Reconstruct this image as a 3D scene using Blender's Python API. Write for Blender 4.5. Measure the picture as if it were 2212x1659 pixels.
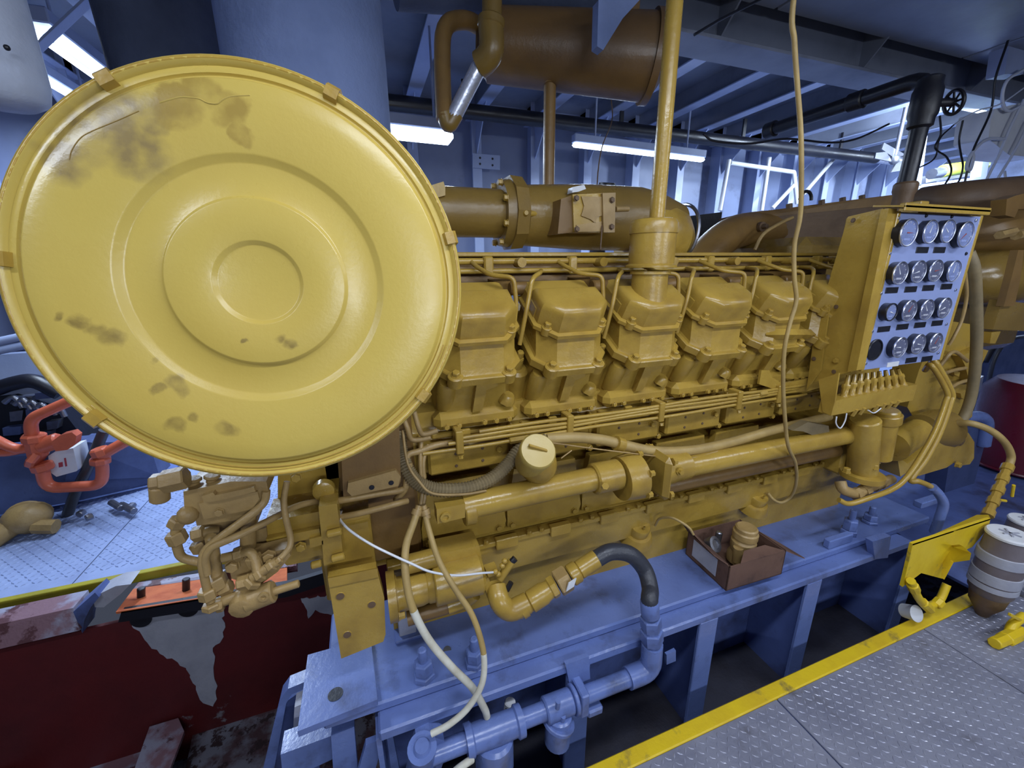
import bpy, math, random
from mathutils import Vector as V, Matrix, Quaternion
for o in list(bpy.data.objects): bpy.data.objects.remove(o, do_unlink=True)
RND = random.Random(11)
S = bpy.context.scene
COL = S.collection

# ------------------------------------------------------------------ camera
F_PX, CXP, CYP, CAM_H = 880.0, 1106.0, 829.5, 1.6
yaw, pitch, roll = math.radians(19.5), math.radians(16.1), math.radians(-0.6)
FW = V((math.sin(yaw)*math.cos(pitch), math.cos(yaw)*math.cos(pitch), -math.sin(pitch)))
_r = V((math.cos(yaw), -math.sin(yaw), 0)); _u = _r.cross(FW)
RT = _r*math.cos(roll)+_u*math.sin(roll); UP = -_r*math.sin(roll)+_u*math.cos(roll)
CAM = V((0, 0, CAM_H))
cam = bpy.data.cameras.new('camera'); cam.sensor_width = 36; cam.lens = F_PX/2212*36
cam.clip_start = 0.05; cam.clip_end = 60
co = bpy.data.objects.new('camera', cam); COL.objects.link(co)
co.matrix_world = Matrix(((RT.x, UP.x, -FW.x, 0), (RT.y, UP.y, -FW.y, 0), (RT.z, UP.z, -FW.z, CAM_H), (0, 0, 0, 1)))
S.camera = co
S.view_settings.view_transform = 'Standard'; S.view_settings.look = 'None'
S.view_settings.exposure = 0.22; S.view_settings.gamma = 1; S.view_settings.use_curve_mapping = False

# ------------------------------------------------------------------ world and lamps' light
W = bpy.data.worlds.new('world'); S.world = W; W.use_nodes = True
bg = W.node_tree.nodes['Background']; bg.inputs[0].default_value = (0.60, 0.70, 1.0, 1); bg.inputs[1].default_value = 0.07
def area(name, loc, size, energy, target=None, col=(0.82, 0.89, 1.0)):
    l = bpy.data.lights.new(name, 'AREA'); l.shape = 'RECTANGLE'; l.size, l.size_y = size
    l.energy = energy; l.color = col
    o = bpy.data.objects.new(name, l); COL.objects.link(o); o.location = loc
    d = (V(target)-V(loc)) if target else V((0, 0, -1))
    q = d.to_track_quat('-Z', 'Y'); o.rotation_euler = q.to_euler()
    return o
LAMPS = [  # fluorescent fittings: centre, length along, direction axis, power
    ((0.55, 0.15, 2.5), 1.3, 'X', 18), ((-1.5, 0.15, 2.5), 1.3, 'X', 15), ((2.7, 0.0, 2.5), 1.3, 'X', 16)]
FILL_LAMPS = [((0.3, -2.1, 2.0), 1.3, 25), ((2.7, -2.1, 2.0), 1.3, 24)]   # unseen fill fittings added to brighten the engine front
for c, ln, e in FILL_LAMPS:
    area('front_fill_light', (c[0], c[1]+.09, c[2]), (ln, 0.14), e, (c[0], c[1]+3, c[2]-.8))
for c, ln, ax, e in LAMPS:
    area('fluorescent_light', (c[0], c[1], c[2]-0.09), (ln, 0.14), e)

# ------------------------------------------------------------------ measuring: pixel of the 2212x1659 frame to a point
def ray(x, y): return FW + RT*((x-CXP)/F_PX) - UP*((y-CYP)/F_PX)
def A(x, y, Y): d = ray(x, y); return CAM + d*(Y/d.y)
def AX(x, y, X): d = ray(x, y); return CAM + d*(X/d.x)
def AZ(x, y, Z): d = ray(x, y); return CAM + d*((Z-CAM_H)/d.z)

# ------------------------------------------------------------------ materials
def lin(c):
    return tuple(((v/255)/12.92 if v/255 <= .04045 else ((v/255+.055)/1.055)**2.4) for v in c)+(1.0,)
def mat(name, col, col2=None, rough=.4, metal=0.0, nscale=5.0, mixlo=.42, mixhi=.72, bump=.12, bscale=60.0, dirt=None, dscale=2.5, dlo=.56, dhi=.70, emit=0, rvar=.12, detail=5):
    m = bpy.data.materials.new(name); m.use_nodes = True; nt = m.node_tree; N = nt.nodes; L = nt.links
    p = N['Principled BSDF']; p.inputs['Metallic'].default_value = metal
    tc = N.new('ShaderNodeTexCoord')
    def noise(sc, det=detail, ro=.6):
        n = N.new('ShaderNodeTexNoise'); n.inputs['Scale'].default_value = sc; n.inputs['Detail'].default_value = det; n.inputs['Roughness'].default_value = ro
        L.new(tc.outputs['Object'], n.inputs['Vector']); return n
    def rng(src, lo, hi, a=0.0, b=1.0):
        r = N.new('ShaderNodeMapRange'); r.inputs[1].default_value = lo; r.inputs[2].default_value = hi; r.inputs[3].default_value = a; r.inputs[4].default_value = b
        L.new(src, r.inputs[0]); return r.outputs[0]
    def mix(f, a, b):
        x = N.new('ShaderNodeMix'); x.data_type = 'RGBA'; L.new(f, x.inputs[0])
        for s, v in ((x.inputs[6], a), (x.inputs[7], b)):
            if isinstance(v, tuple): s.default_value = v
            else: L.new(v, s)
        return x.outputs[2]
    c = lin(col); n1 = noise(nscale)
    if col2: c = mix(rng(n1.outputs['Fac'], mixlo, mixhi), c, lin(col2))
    if dirt: c = mix(rng(noise(dscale, 8, .65).outputs['Fac'], dlo, dhi), c, lin(dirt))
    if isinstance(c, tuple): p.inputs['Base Color'].default_value = c
    else: L.new(c, p.inputs['Base Color'])
    L.new(rng(n1.outputs['Fac'], .3, .7, max(.05, rough-rvar), min(1, rough+rvar)), p.inputs['Roughness'])
    if bump:
        b = N.new('ShaderNodeBump'); b.inputs['Strength'].default_value = bump; b.inputs['Distance'].default_value = .01
        L.new(noise(bscale, 3).outputs['Fac'], b.inputs['Height']); L.new(b.outputs[0], p.inputs['Normal'])
    if emit:
        p.inputs['Emission Color'].default_value = lin(col); p.inputs['Emission Strength'].default_value = emit
    m['out'] = 1
    return m
MT = {}
MT['yellow'] = mat('yellow_enamel', (170, 139, 60), (150, 119, 46), rough=.28, bump=.10, bscale=55, dirt=(122, 96, 46), dscale=3.2, dlo=.56, dhi=.78)
MT['lid'] = mat('lid_enamel', (184, 160, 84), (176, 150, 72), rough=.36, bump=.05, bscale=90, nscale=2.2)
MT['tan'] = mat('dusty_yellow', (162, 134, 84), (136, 110, 66), rough=.45, bump=.18, bscale=70, nscale=9)
MT['brown'] = mat('shade_browned_yellow', (128, 98, 52), (104, 78, 42), rough=.42, bump=.12, nscale=4)  # engine yellow browned; the weaker light on top is put into the colour
MT['darkbrown'] = mat('dark_brown_paint', (104, 82, 60), (84, 64, 46), rough=.5, bump=.15, nscale=5)  # dark brown with random darker mottling
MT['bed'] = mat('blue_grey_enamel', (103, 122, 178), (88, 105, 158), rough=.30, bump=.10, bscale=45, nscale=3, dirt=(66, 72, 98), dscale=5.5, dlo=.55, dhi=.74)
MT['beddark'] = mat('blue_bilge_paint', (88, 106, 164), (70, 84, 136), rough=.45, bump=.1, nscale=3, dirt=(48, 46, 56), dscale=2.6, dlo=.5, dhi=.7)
MT['deck'] = mat('worn_tread_steel', (136, 138, 154), (108, 110, 128), rough=.40, metal=.1, bump=.15, bscale=80, nscale=4, dirt=(84, 80, 84), dscale=3.5)
MT['deckleft'] = mat('grey_tread_paint', (150, 166, 206), (126, 140, 180), rough=.42, bump=.1, nscale=3)
MT['lug'] = mat('polished_tread_steel', (160, 162, 180), (116, 118, 136), rough=.30, metal=.2, bump=0, nscale=12)
MT['edge'] = mat('safety_yellow', (222, 190, 30), (206, 170, 24), rough=.45, bump=.1, nscale=6, dirt=(120, 104, 60), dscale=9, dlo=.6, dhi=.72)
MT['browny'] = mat('shaded_yellow_enamel', (132, 106, 50), (112, 88, 40), rough=.3, bump=.1, nscale=3)  # darkened engine yellow; shadow on the upper pipes is in the colour
MT['edge2'] = mat('dull_safety_yellow', (166, 156, 44), (140, 130, 40), rough=.5, nscale=6)
MT['red'] = mat('maroon_primer', (92, 24, 26), (74, 18, 22), rough=.55, bump=.1, nscale=2.5, dirt=(120, 116, 124), dscale=1.6, dlo=.64, dhi=.66)
MT['primer'] = mat('flaking_grey_red_paint', (150, 150, 170), (128, 96, 106), rough=.55, nscale=3.5, mixlo=.46, mixhi=.54, dirt=(84, 48, 54), dscale=9, dlo=.55, dhi=.60, bump=.2)
MT['patch'] = mat('grey_touch_up_paint', (168, 170, 182), (146, 148, 162), rough=.5, nscale=6, bump=.15)
MT['bilge'] = mat('flaked_bilge_paint', (126, 128, 142), (88, 66, 72), rough=.55, nscale=5, mixlo=.44, mixhi=.54, dirt=(60, 46, 50), dscale=14, dlo=.54, dhi=.58, bump=.25)
MT['orangered'] = mat('red_lead_primer', (206, 112, 66), (176, 84, 50), rough=.6, nscale=12, bump=.25, bscale=30)
MT['wall'] = mat('grey_hull_paint', (136, 147, 178), (120, 130, 160), rough=.45, bump=.05, nscale=1.2, dirt=(104, 110, 130), dscale=1.4)
MT['ceil'] = mat('grey_deckhead_paint', (126, 132, 148), (108, 114, 130), rough=.5, bump=.06, nscale=1.4, dirt=(96, 100, 116), dscale=1.2)
MT['frame'] = mat('pale_frame_paint', (156, 168, 200), (138, 150, 184), rough=.4, bump=.05, nscale=2)
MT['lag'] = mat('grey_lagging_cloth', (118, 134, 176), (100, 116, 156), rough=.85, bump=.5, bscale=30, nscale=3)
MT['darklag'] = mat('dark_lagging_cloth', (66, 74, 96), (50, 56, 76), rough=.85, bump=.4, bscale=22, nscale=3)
MT['whitelag'] = mat('white_lagging_cloth', (178, 186, 204), (154, 162, 182), rough=.8, bump=.3, bscale=30)
MT['black'] = mat('black_paint', (24, 25, 34), (16, 16, 24), rough=.4, bump=.1)
MT['rubber'] = mat('black_rubber', (52, 54, 62), (40, 42, 50), rough=.42, bump=.15, bscale=120)
MT['chrome'] = mat('bright_metal', (196, 200, 216), None, rough=.34, metal=1.0, bump=.03)
MT['steel'] = mat('dull_steel', (150, 152, 162), (112, 112, 120), rough=.35, metal=.9, bump=.1)
MT['plate'] = mat('brushed_panel_steel', (152, 166, 214), (136, 150, 198), rough=.36, metal=.2, bump=.04, nscale=2)
MT['dial'] = mat('dark_dial', (98, 102, 126), (70, 74, 96), rough=.25, bump=0)
MT['dialpale'] = mat('pale_dial', (124, 136, 178), (104, 116, 156), rough=.25, bump=0, nscale=20)
MT['needle'] = mat('red_pointer', (150, 74, 70), None, rough=.4, bump=0)
MT['white'] = mat('white_plastic', (214, 216, 220), (198, 200, 206), rough=.45, bump=.05)
MT['whitehose'] = mat('dirty_white_hose', (206, 204, 190), (180, 172, 150), rough=.5, bump=.12, nscale=14)
MT['tanhose'] = mat('overpainted_hose', (168, 142, 86), (144, 120, 72), rough=.5, bump=.12, nscale=10)
MT['conduit'] = mat('dusty_split_conduit', (132, 116, 84), (106, 94, 70), rough=.55, bump=.1, nscale=8)
MT['cardboard'] = mat('oil_soaked_cardboard', (104, 76, 62), (78, 54, 46), rough=.8, bump=.15, nscale=4, dirt=(60, 42, 38), dscale=6)
MT['orange'] = mat('orange_enamel', (206, 104, 74), (186, 88, 60), rough=.35, bump=.12)
MT['navy'] = mat('dark_blue_enamel', (72, 84, 124), (58, 68, 104), rough=.35, bump=.08)
MT['maroon'] = mat('maroon_enamel', (92, 20, 40), (74, 14, 32), rough=.35, bump=.08)
MT['filter'] = mat('grey_filter_enamel', (120, 112, 116), (96, 84, 84), rough=.35, bump=.1, nscale=3)
MT['wire'] = mat('pale_cable_sheath', (190, 196, 214), None, rough=.5, bump=0)
MT['tube'] = mat('lit_fluorescent_tube', (214, 232, 255), None, rough=.5, bump=0, emit=6)
MT['glow'] = mat('lit_diffuser', (206, 226, 255), None, rough=.5, bump=0, emit=7)
MT['lime'] = mat('lime_enamel', (176, 190, 60), (150, 164, 50), rough=.4)
MT['ink'] = mat('red_ink', (160, 60, 70), None, rough=.6, bump=0)
MT['grime'] = mat('oily_grime', (62, 62, 72), (40, 36, 42), rough=.45, bump=.2, nscale=4)
MT['tankpaint'] = mat('shaded_tank_enamel', (112, 84, 48), (84, 62, 38), rough=.4, bump=.1, nscale=3)  # the tank's shadow is mixed into this brown
MT['silver'] = mat('galvanised_pipe', (206, 210, 224), (160, 164, 180), rough=.30, metal=.6, bump=.12, nscale=16)

# ------------------------------------------------------------------ mesh building
def frame(ax):
    ax = V(ax).normalized(); h = V((0, 0, 1)) if abs(ax.z) < .9 else V((1, 0, 0))
    a = ax.cross(h).normalized(); return ax, a, ax.cross(a).normalized()
def smooth(pts, k=6):
    pts = [V(p) for p in pts]; out = []
    for i in range(len(pts)-1):
        p0 = pts[i-1] if i else pts[0]*2-pts[1]; p1, p2 = pts[i], pts[i+1]; p3 = pts[i+2] if i+2 < len(pts) else p2*2-p1
        for j in range(k):
            t = j/k
            out.append(.5*((2*p1)+(p2-p0)*t+(2*p0-5*p1+4*p2-p3)*t*t+(3*p1-p0-3*p2+p3)*t**3))
    out.append(pts[-1]); return out
def bend(pts, rad, k=5):       # straight runs with rounded corners
    pts = [V(p) for p in pts]; out = [pts[0]]
    for i in range(1, len(pts)-1):
        a = (pts[i-1]-pts[i]); b = (pts[i+1]-pts[i]); r = min(rad, a.length*.48, b.length*.48)
        s = pts[i]+a.normalized()*r; e = pts[i]+b.normalized()*r
        for j in range(k+1):
            t = j/k; out.append(s*(1-t)**2+pts[i]*2*t*(1-t)+e*t*t)
    out.append(pts[-1]); return out
WL = {}
class MB:
    def __init__(s): s.v = []; s.f = []
    def add(s, vs, fs):
        b = len(s.v); s.v += [V(x) for x in vs]; s.f += [tuple(i+b for i in f) for f in fs]; return s
    def rings(s, rs, cap0=True, cap1=True):
        n = len(rs[0]); vs = [p for r in rs for p in r]; fs = []
        for i in range(len(rs)-1):
            for j in range(n):
                k = (j+1) % n; fs.append((i*n+j, i*n+k, (i+1)*n+k, (i+1)*n+j))
        if cap0: fs.append(tuple(reversed(range(n))))
        if cap1: fs.append(tuple((len(rs)-1)*n+j for j in range(n)))
        return s.add(vs, fs)
    def obox(s, o, ex, ey, ez, bev=0.0):
        o, E = V(o), [V(ex), V(ey), V(ez)]
        if E[0].cross(E[1]).dot(E[2]) < 0: o = o+E[0]; E[0] = -E[0]
        if bev <= 0:
            vs = [o+E[0]*i+E[1]*j+E[2]*k for k in (0, 1) for j in (0, 1) for i in (0, 1)]
            return s.add(vs, [(0, 2, 3, 1), (4, 5, 7, 6), (0, 1, 5, 4), (2, 6, 7, 3), (0, 4, 6, 2), (1, 3, 7, 5)])
        U = [e.normalized()*min(bev, e.length*.45) for e in E]; vs = []; ix = {}
        for i in (0, 1):
            for j in (0, 1):
                for k in (0, 1):
                    c = o+E[0]*i+E[1]*j+E[2]*k; d = [U[0]*(1-2*i), U[1]*(1-2*j), U[2]*(1-2*k)]
                    for a in range(3):       # vertex lying on the face normal to axis a
                        ix[(i, j, k, a)] = len(vs); vs.append(c+sum((d[b] for b in range(3) if b != a), V((0, 0, 0))))
        fs = []
        def q(*ks): fs.append([ix[k] for k in ks])
        for a in range(3):
            for sgn in (0, 1):
                b, c = (a+1) % 3, (a+2) % 3; ks = []
                for (x, y) in ((0, 0), (1, 0), (1, 1), (0, 1)):
                    t = [0, 0, 0]; t[a] = sgn; t[b] = x; t[c] = y; ks.append((*t, a))
                q(*(ks if sgn else ks[::-1]))
        for a in range(3):
            b, c = (a+1) % 3, (a+2) % 3
            for x in (0, 1):
                for y in (0, 1):
                    t0 = [0, 0, 0]; t0[b] = x; t0[c] = y; t1 = list(t0); t1[a] = 1
                    ks = [(*t0, b), (*t1, b), (*t1, c), (*t0, c)]
                    q(*(ks if (x == y) else ks[::-1]))
        for i in (0, 1):
            for j in (0, 1):
                for k in (0, 1):
                    ks = [(i, j, k, 0), (i, j, k, 1), (i, j, k, 2)]
                    q(*(ks if (i+j+k) % 2 else ks[::-1]))
        return s.add(vs, fs)
    def box(s, c, size, bev=0.0, M=None):
        E = [V((size[0], 0, 0)), V((0, size[1], 0)), V((0, 0, size[2]))]
        if M is not None: E = [M @ e for e in E]
        return s.obox(V(c)-(E[0]+E[1]+E[2])*.5, *E, bev)
    def span(s, p, q, bev=0.0):
        p, q = V(p), V(q); lo = V(map(min, p, q)); hi = V(map(max, p, q))
        return s.obox(lo, (hi.x-lo.x, 0, 0), (0, hi.y-lo.y, 0), (0, 0, hi.z-lo.z), bev)
    def lathe(s, p, ax, prof, n=24, a0=0.0, a1=None):
        ax, a, b = frame(ax); p = V(p); full = a1 is None; m = n if full else n+1; base = len(s.v); rows = []
        for (t, r) in prof:
            if r < 1e-6: s.v.append(p+ax*t); rows.append([len(s.v)-1]*m)
            else:
                row = []
                for j in range(m):
                    an = 2*math.pi*j/n if full else a0+(a1-a0)*j/n
                    s.v.append(p+ax*t+(a*math.cos(an)+b*math.sin(an))*r); row.append(len(s.v)-1)
                rows.append(row)
        for i in range(len(rows)-1):
            for j in range(n):
                k = (j+1) % m; f = []
                for x in (rows[i][j], rows[i+1][j], rows[i+1][k], rows[i][k]):
                    if x not in f: f.append(x)
                if len(f) > 2: s.f.append(tuple(f))
        return s
    def cyl(s, p, q, r, r1=None, n=16, ch=0.0):
        p, q = V(p), V(q); L = (q-p).length; r1 = r if r1 is None else r1; c = min(ch, L*.4, r*.6)
        pr = [(0, 0), (0, r-c), (c, r), (L-c, r1), (L, r1-c), (L, 0)] if c else [(0, 0), (0, r), (L, r1), (L, 0)]
        return s.lathe(p, q-p, pr, n)
    def sphere(s, c, r, n=16, ax=(0, 0, 1), sq=1.0):
        m = max(6, n//2); return s.lathe(c, ax, [(-math.cos(math.pi*i/m)*r*sq, math.sin(math.pi*i/m)*r if 0 < i < m else 0) for i in range(m+1)], n)
    def tube(s, pts, r, n=10, rf=None):
        pts = [V(p) for p in pts]; q = [pts[0]]
        for p in pts[1:]:
            if (p-q[-1]).length > 1e-5: q.append(p)
        pts = q; _, a, _ = frame(pts[1]-pts[0]); rs = []
        for i, p in enumerate(pts):
            t = (pts[min(i+1, len(pts)-1)]-pts[max(i-1, 0)]).normalized()
            a = (a-t*a.dot(t)).normalized(); b = t.cross(a); rr = r if rf is None else rf(i, i/(len(pts)-1))
            rs.append([p+(a*math.cos(2*math.pi*j/n)+b*math.sin(2*math.pi*j/n))*rr for j in range(n)])
        return s.rings(rs)
    def prism(s, poly, vec):
        poly = [V(p) for p in poly]; vec = V(vec); nrm = V((0, 0, 0))
        for i in range(len(poly)): nrm += poly[i].cross(poly[(i+1) % len(poly)])
        if nrm.dot(vec) < 0: poly = poly[::-1]
        return s.rings([poly, [p+vec for p in poly]])
    def ring(s, c, ax, r, w, n=40, m=8, a0=0.0, a1=None):   # torus or an arc of one
        ax, a, b = frame(ax); c = V(c)
        pr = [(w*math.sin(2*math.pi*j/m), r+w*math.cos(2*math.pi*j/m)) for j in range(m+1)]
        return s.lathe(c, ax, pr, n, a0, a1)
    def build(s, name, m, parent=None, ang=38, label=None, cat=None, group=None, kind=None):
        lo = V((min(p.x for p in s.v), min(p.y for p in s.v), min(p.z for p in s.v))); hi = V((max(p.x for p in s.v), max(p.y for p in s.v), max(p.z for p in s.v)))
        c = (lo+hi)*.5
        if parent is None: c.z = lo.z
        me = bpy.data.meshes.new(name); me.from_pydata([p-c for p in s.v], [], s.f); me.update()
        me.materials.append(MT[m] if isinstance(m, str) else m)
        if ang:
            me.shade_smooth(); me.set_sharp_from_angle(angle=math.radians(ang))
        o = bpy.data.objects.new(name, me); COL.objects.link(o)
        put(o, c, parent)
        return tag(o, label, cat, group, kind)
def put(o, c, parent):
    c = V(c)
    if parent: o.parent = parent; o.location = c-WL[parent.name]
    else: o.location = c
    WL[o.name] = c
def tag(o, label=None, cat=None, group=None, kind=None):
    for k, v in (('label', label), ('category', cat), ('group', group), ('kind', kind)):
        if v: o[k] = v
    return o
def thing(name, label, cat, loc, group=None, kind=None):
    o = bpy.data.objects.new(name, None); COL.objects.link(o); o.empty_display_size = .05
    put(o, loc, None); return tag(o, label, cat, group, kind)
_BM = {}
def bolt(p, ax, r, h, parent, m='yellow', name='bolt', n=6):
    key = (m, n, round(h/r, 1))
    if key not in _BM:
        b = MB(); b.lathe((0, 0, 0), (0, 0, 1), [(0, 0), (0, 1.28), (.16*h/r, 1.28), (.16*h/r, 1.0), (h/r*.9, 1.0), (h/r, .86), (h/r, 0)], n)
        me = bpy.data.meshes.new(name); me.from_pydata(b.v, [], b.f); me.materials.append(MT[m]); _BM[key] = me
    o = bpy.data.objects.new(name, _BM[key]); COL.objects.link(o); o.scale = (r, r, r); o.rotation_euler = V(ax).to_track_quat('Z', 'Y').to_euler()
    put(o, p, parent); return o
def clone(src, shift, parent, deep=True):
    c = src.copy(); COL.objects.link(c); put(c, WL[src.name]+V(shift), parent)
    if deep:
        for ch in [x for x in src.children]: clone(ch, shift, c)
    return c
def jag(px, step=9.0, amp=3.5):       # ragged paint edge
    out = []
    for i, a in enumerate(px):
        b = px[(i+1) % len(px)]; n = max(1, int(math.hypot(b[0]-a[0], b[1]-a[1])/step))
        for j in range(n): out.append((a[0]+(b[0]-a[0])*j/n+RND.uniform(-amp, amp), a[1]+(b[1]-a[1])*j/n+RND.uniform(-amp, amp)))
    return out
def pp(mb, px, Y, dep):             # outline on the plane Y, with depth
    return mb.prism([A(x, y, Y) for x, y in px], (0, dep, 0))
def PT(pts, Y=None):                # list of (x,y) or (x,y,Y)
    return [A(p[0], p[1], p[2] if len(p) > 2 else Y) for p in pts]
def tubeobj(name, pts, r, m, parent=None, n=10, k=6, sm=True, rad=None, **kw):
    P = bend(pts, rad) if rad else (smooth(pts, k) if sm else pts)
    return MB().tube(P, r, n).build(name, m, parent, 60, **kw)
# ================================================================== SETTING
def lugs(mb, x0, x1, y0, y1, z, pitch, ln, wd, h, skip=None):
    i = 0; y = y0
    while y < y1:
        j = 0; x = x0
        while x < x1:
            a = math.radians(48 if (i+j) % 2 else -42); dx, dy = math.cos(a), math.sin(a); c = V((x, y, z))
            if skip is None or not skip(x, y):
                e = V((dx, dy, 0))*ln*.5; n = V((-dy, dx, 0))*wd*.5; u = V((0, 0, h))
                mb.add([c-e, c-n, c+e, c+n, c-e*.55+u, c-n*.45+u, c+e*.55+u, c+n*.45+u],
                       [(0, 1, 5, 4), (1, 2, 6, 5), (2, 3, 7, 6), (3, 0, 4, 7), (4, 5, 6, 7)])
            x += pitch; j += 1
        y += pitch; i += 1
    return mb
EDGE_Y = 0.80
floor = thing('floor', 'worn grey steel tread plate walkway with yellow edge in the foreground', 'floor', (1.0, -.5, 0), kind='structure')
jx = [-2.6, -1.15, 0.2, 1.33, 2.24, 3.35, 4.6, 6.0]
for a, b in zip(jx[:-1], jx[1:]):
    for y0, y1 in ((-2.2, -.72), (-.714, EDGE_Y-.04)):
        pl = MB().span((a+.003, y0, -.008), (b-.003, y1, 0), .002).build('deck_plate', 'deck', floor)
        if b > .1 and y1 > 0 and a < 5:
            lugs(MB(), a+.02, b-.015, max(y0, -.05)+.015, y1-.012, 0, .0235, .023, .0075, .0014).build('tread_lugs', 'lug', pl, 0, kind='stuff')
MB().span((-2.6, EDGE_Y-.04, -.06), (6, EDGE_Y+.012, .006), .004).build('trim_1', 'edge', None, label='bright yellow painted edge strip of the near walkway', cat='edge trim', kind='structure')
MB().span((-2.6, -2.2, -.09), (6, EDGE_Y-.02, -.009)).build('floor_bearer', 'beddark', floor)

# far walkway behind the engine
floor2 = thing('floor', 'pale blue grey tread plate walkway beyond the engine at left', 'floor', (-1.5, 3.0, 0), kind='structure')
for a, b in zip([-5, -3.2, -1.62, -.45, 1, 4, 9], [-3.2, -1.62, -.45, 1, 4, 9, 12]):
    pl = MB().span((a+.003, 2.47, -.008), (b-.003, 5.2, 0), .002).build('deck_plate', 'deckleft', floor2)
    if a < 0.2 and b < 2:
        lugs(MB(), a+.02, b-.02, 2.56, 3.7, 0, .034, .036, .012, .004).build('tread_lugs', 'deckleft', pl, 0, kind='stuff')
MB().span((2.80, .83, -.03), (9, 2.43, -.012), .002).build('deck_plate', 'beddark', floor2)
MB().span((-5, 2.44, -.05), (6, 2.475, .004), .003).build('trim_2', 'edge2', None, label='dull yellow edge strip of the walkway beyond the engine', cat='edge trim', kind='structure')

# bilge and girders
bil = MB()
bil.obox((-5, .3, -1.15), (12, 0, 0), (0, 2.6, 0.0), (0, 0, -.02))
bil.build('floor_bilge', 'bilge', None, label='flaking grey and red bilge plating deep below the engine', cat='bilge', kind='structure')
# far red girder (engine seat) with flange
gz0, gY = -1.1, 2.2
gird = thing('wall_bilge', 'maroon foundation girder with flaking white flange left of the engine', 'girder', (-1.5, gY, gz0), kind='structure')
MB().span((-5, gY, gz0), (3.2, gY+.02, -.09)).build('girder_web', 'red', gird)
MB().prism([A(0, 1352, 2.2)+V((-1.0, 0, 0)), A(158, 1313, 2.2), A(172, 1362, 2.15), A(0, 1402, 2.15)+V((-1.0, 0, 0))], (0, .12, .0)).build('girder_flange', 'primer', gird)
pp(MB(), [(158, 1322), (205, 1280), (214, 1290), (196, 1312), (182, 1340), (178, 1368)], 2.17, .1).build('flange_end', 'beddark', gird)
pp(MB(), [(200, 1290), (250, 1266), (282, 1262), (262, 1282), (224, 1312), (205, 1312)], 2.19, .1).build('flange_knee', 'patch', gird)
# touched-up grey patch on the web
pp(MB(), jag([(285, 1352), (345, 1325), (420, 1310), (480, 1300), (484, 1365), (478, 1390), (462, 1392), (463, 1440), (468, 1500), (462, 1528), (440, 1522), (424, 1490), (400, 1440), (372, 1425), (330, 1400), (312, 1380)]), 2.196, .006).build('touch_up_patch', 'patch', gird)
pp(MB(), jag([(650, 1295), (720, 1285), (722, 1330), (700, 1325), (680, 1318), (668, 1335), (660, 1312)], 6, 2.5), 2.196, .006).build('touch_up_patch', 'patch', gird)
for x, y in ((305, 1338), (407, 1316)):
    MB().lathe(A(x, y, 2.19), (0, -1, 0), [(0, 0), (0, .045), (.004, .045), (.004, 0)], 20).build('drain_hole', 'black', gird)
# upper seat plate with orange primer and studs
pp(MB(), [(255, 1345), (262, 1322), (620, 1262), (740, 1225), (740, 1250), (620, 1290)], 2.12, .03).build('seat_edge', 'black', gird)
MB().prism([A(250, 1322, 2.12), A(620, 1262, 2.12), A(620, 1226, 2.36), A(288, 1272, 2.36)], (0, 0, -.012)).build('seat_plate', 'orangered', gird)
MB().prism([A(288, 1272, 2.36), A(640, 1222, 2.36), A(640, 1206, 2.40), A(300, 1258, 2.40)], (0, .01, -.05)).build('seat_lip', 'primer', gird)
for x, y in ((305, 1288), (402, 1268), (492, 1250)):
    MB().cyl(A(x, y+14, 2.25), A(x, y-18, 2.25), .017, n=10, ch=.003).build('stud', 'black', gird)
# bilge ribs with flanges
for px in ([(355, 1500), (412, 1484), (398, 1580), (352, 1700), (300, 1700)], [(40, 1560), (90, 1536), (70, 1600), (25, 1700), (-60, 1700)]):
    zz = -.78
    P = [AZ(x, y, zz) for x, y in px]
    for p_ in P: p_.y = min(p_.y, 2.185)
    r = thing('bilge_rib', 'flaking flanged rib on the bilge floor, '+('nearer the blue engine bed' if px[0][0] > 200 else 'at the left edge'), 'hull rib', (P[0].x, P[0].y, -1.15), 'bilge ribs')
    MB().prism([P[0], P[1], P[2], P[3]+V((0, -.5, 0)), P[4]+V((0, -.5, 0))], (0, 0, -.018)).build('rib_flange', 'primer', r)
    MB().prism([P[0]+V((.02, 0, -.02)), P[4]+V((.02, -.5, -.02)), P[4]+V((.02, -.5, -.37)), P[0]+V((.02, 0, -.37))], (.015, 0, 0)).build('rib_web', 'red', r)
# bilge tank top, raised, between ribs
MB().prism([AZ(120, 1582, -.95), AZ(350, 1540, -.95), AZ(300, 1760, -.95), AZ(40, 1760, -.95)], (0, 0, -.19)).build('floor_tank_top', 'primer', None, label='mottled pink and grey tank top between the two bilge ribs', cat='bilge', kind='structure')
MB().prism([AZ(430, 1520, -.95), AZ(600, 1500, -.95), AZ(640, 1760, -.95), AZ(380, 1760, -.95)], (0, 0, -.19)).build('floor_tank_top', 'bilge', None, label='mottled grey tank top right of the flanged rib', cat='bilge', kind='structure')

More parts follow.
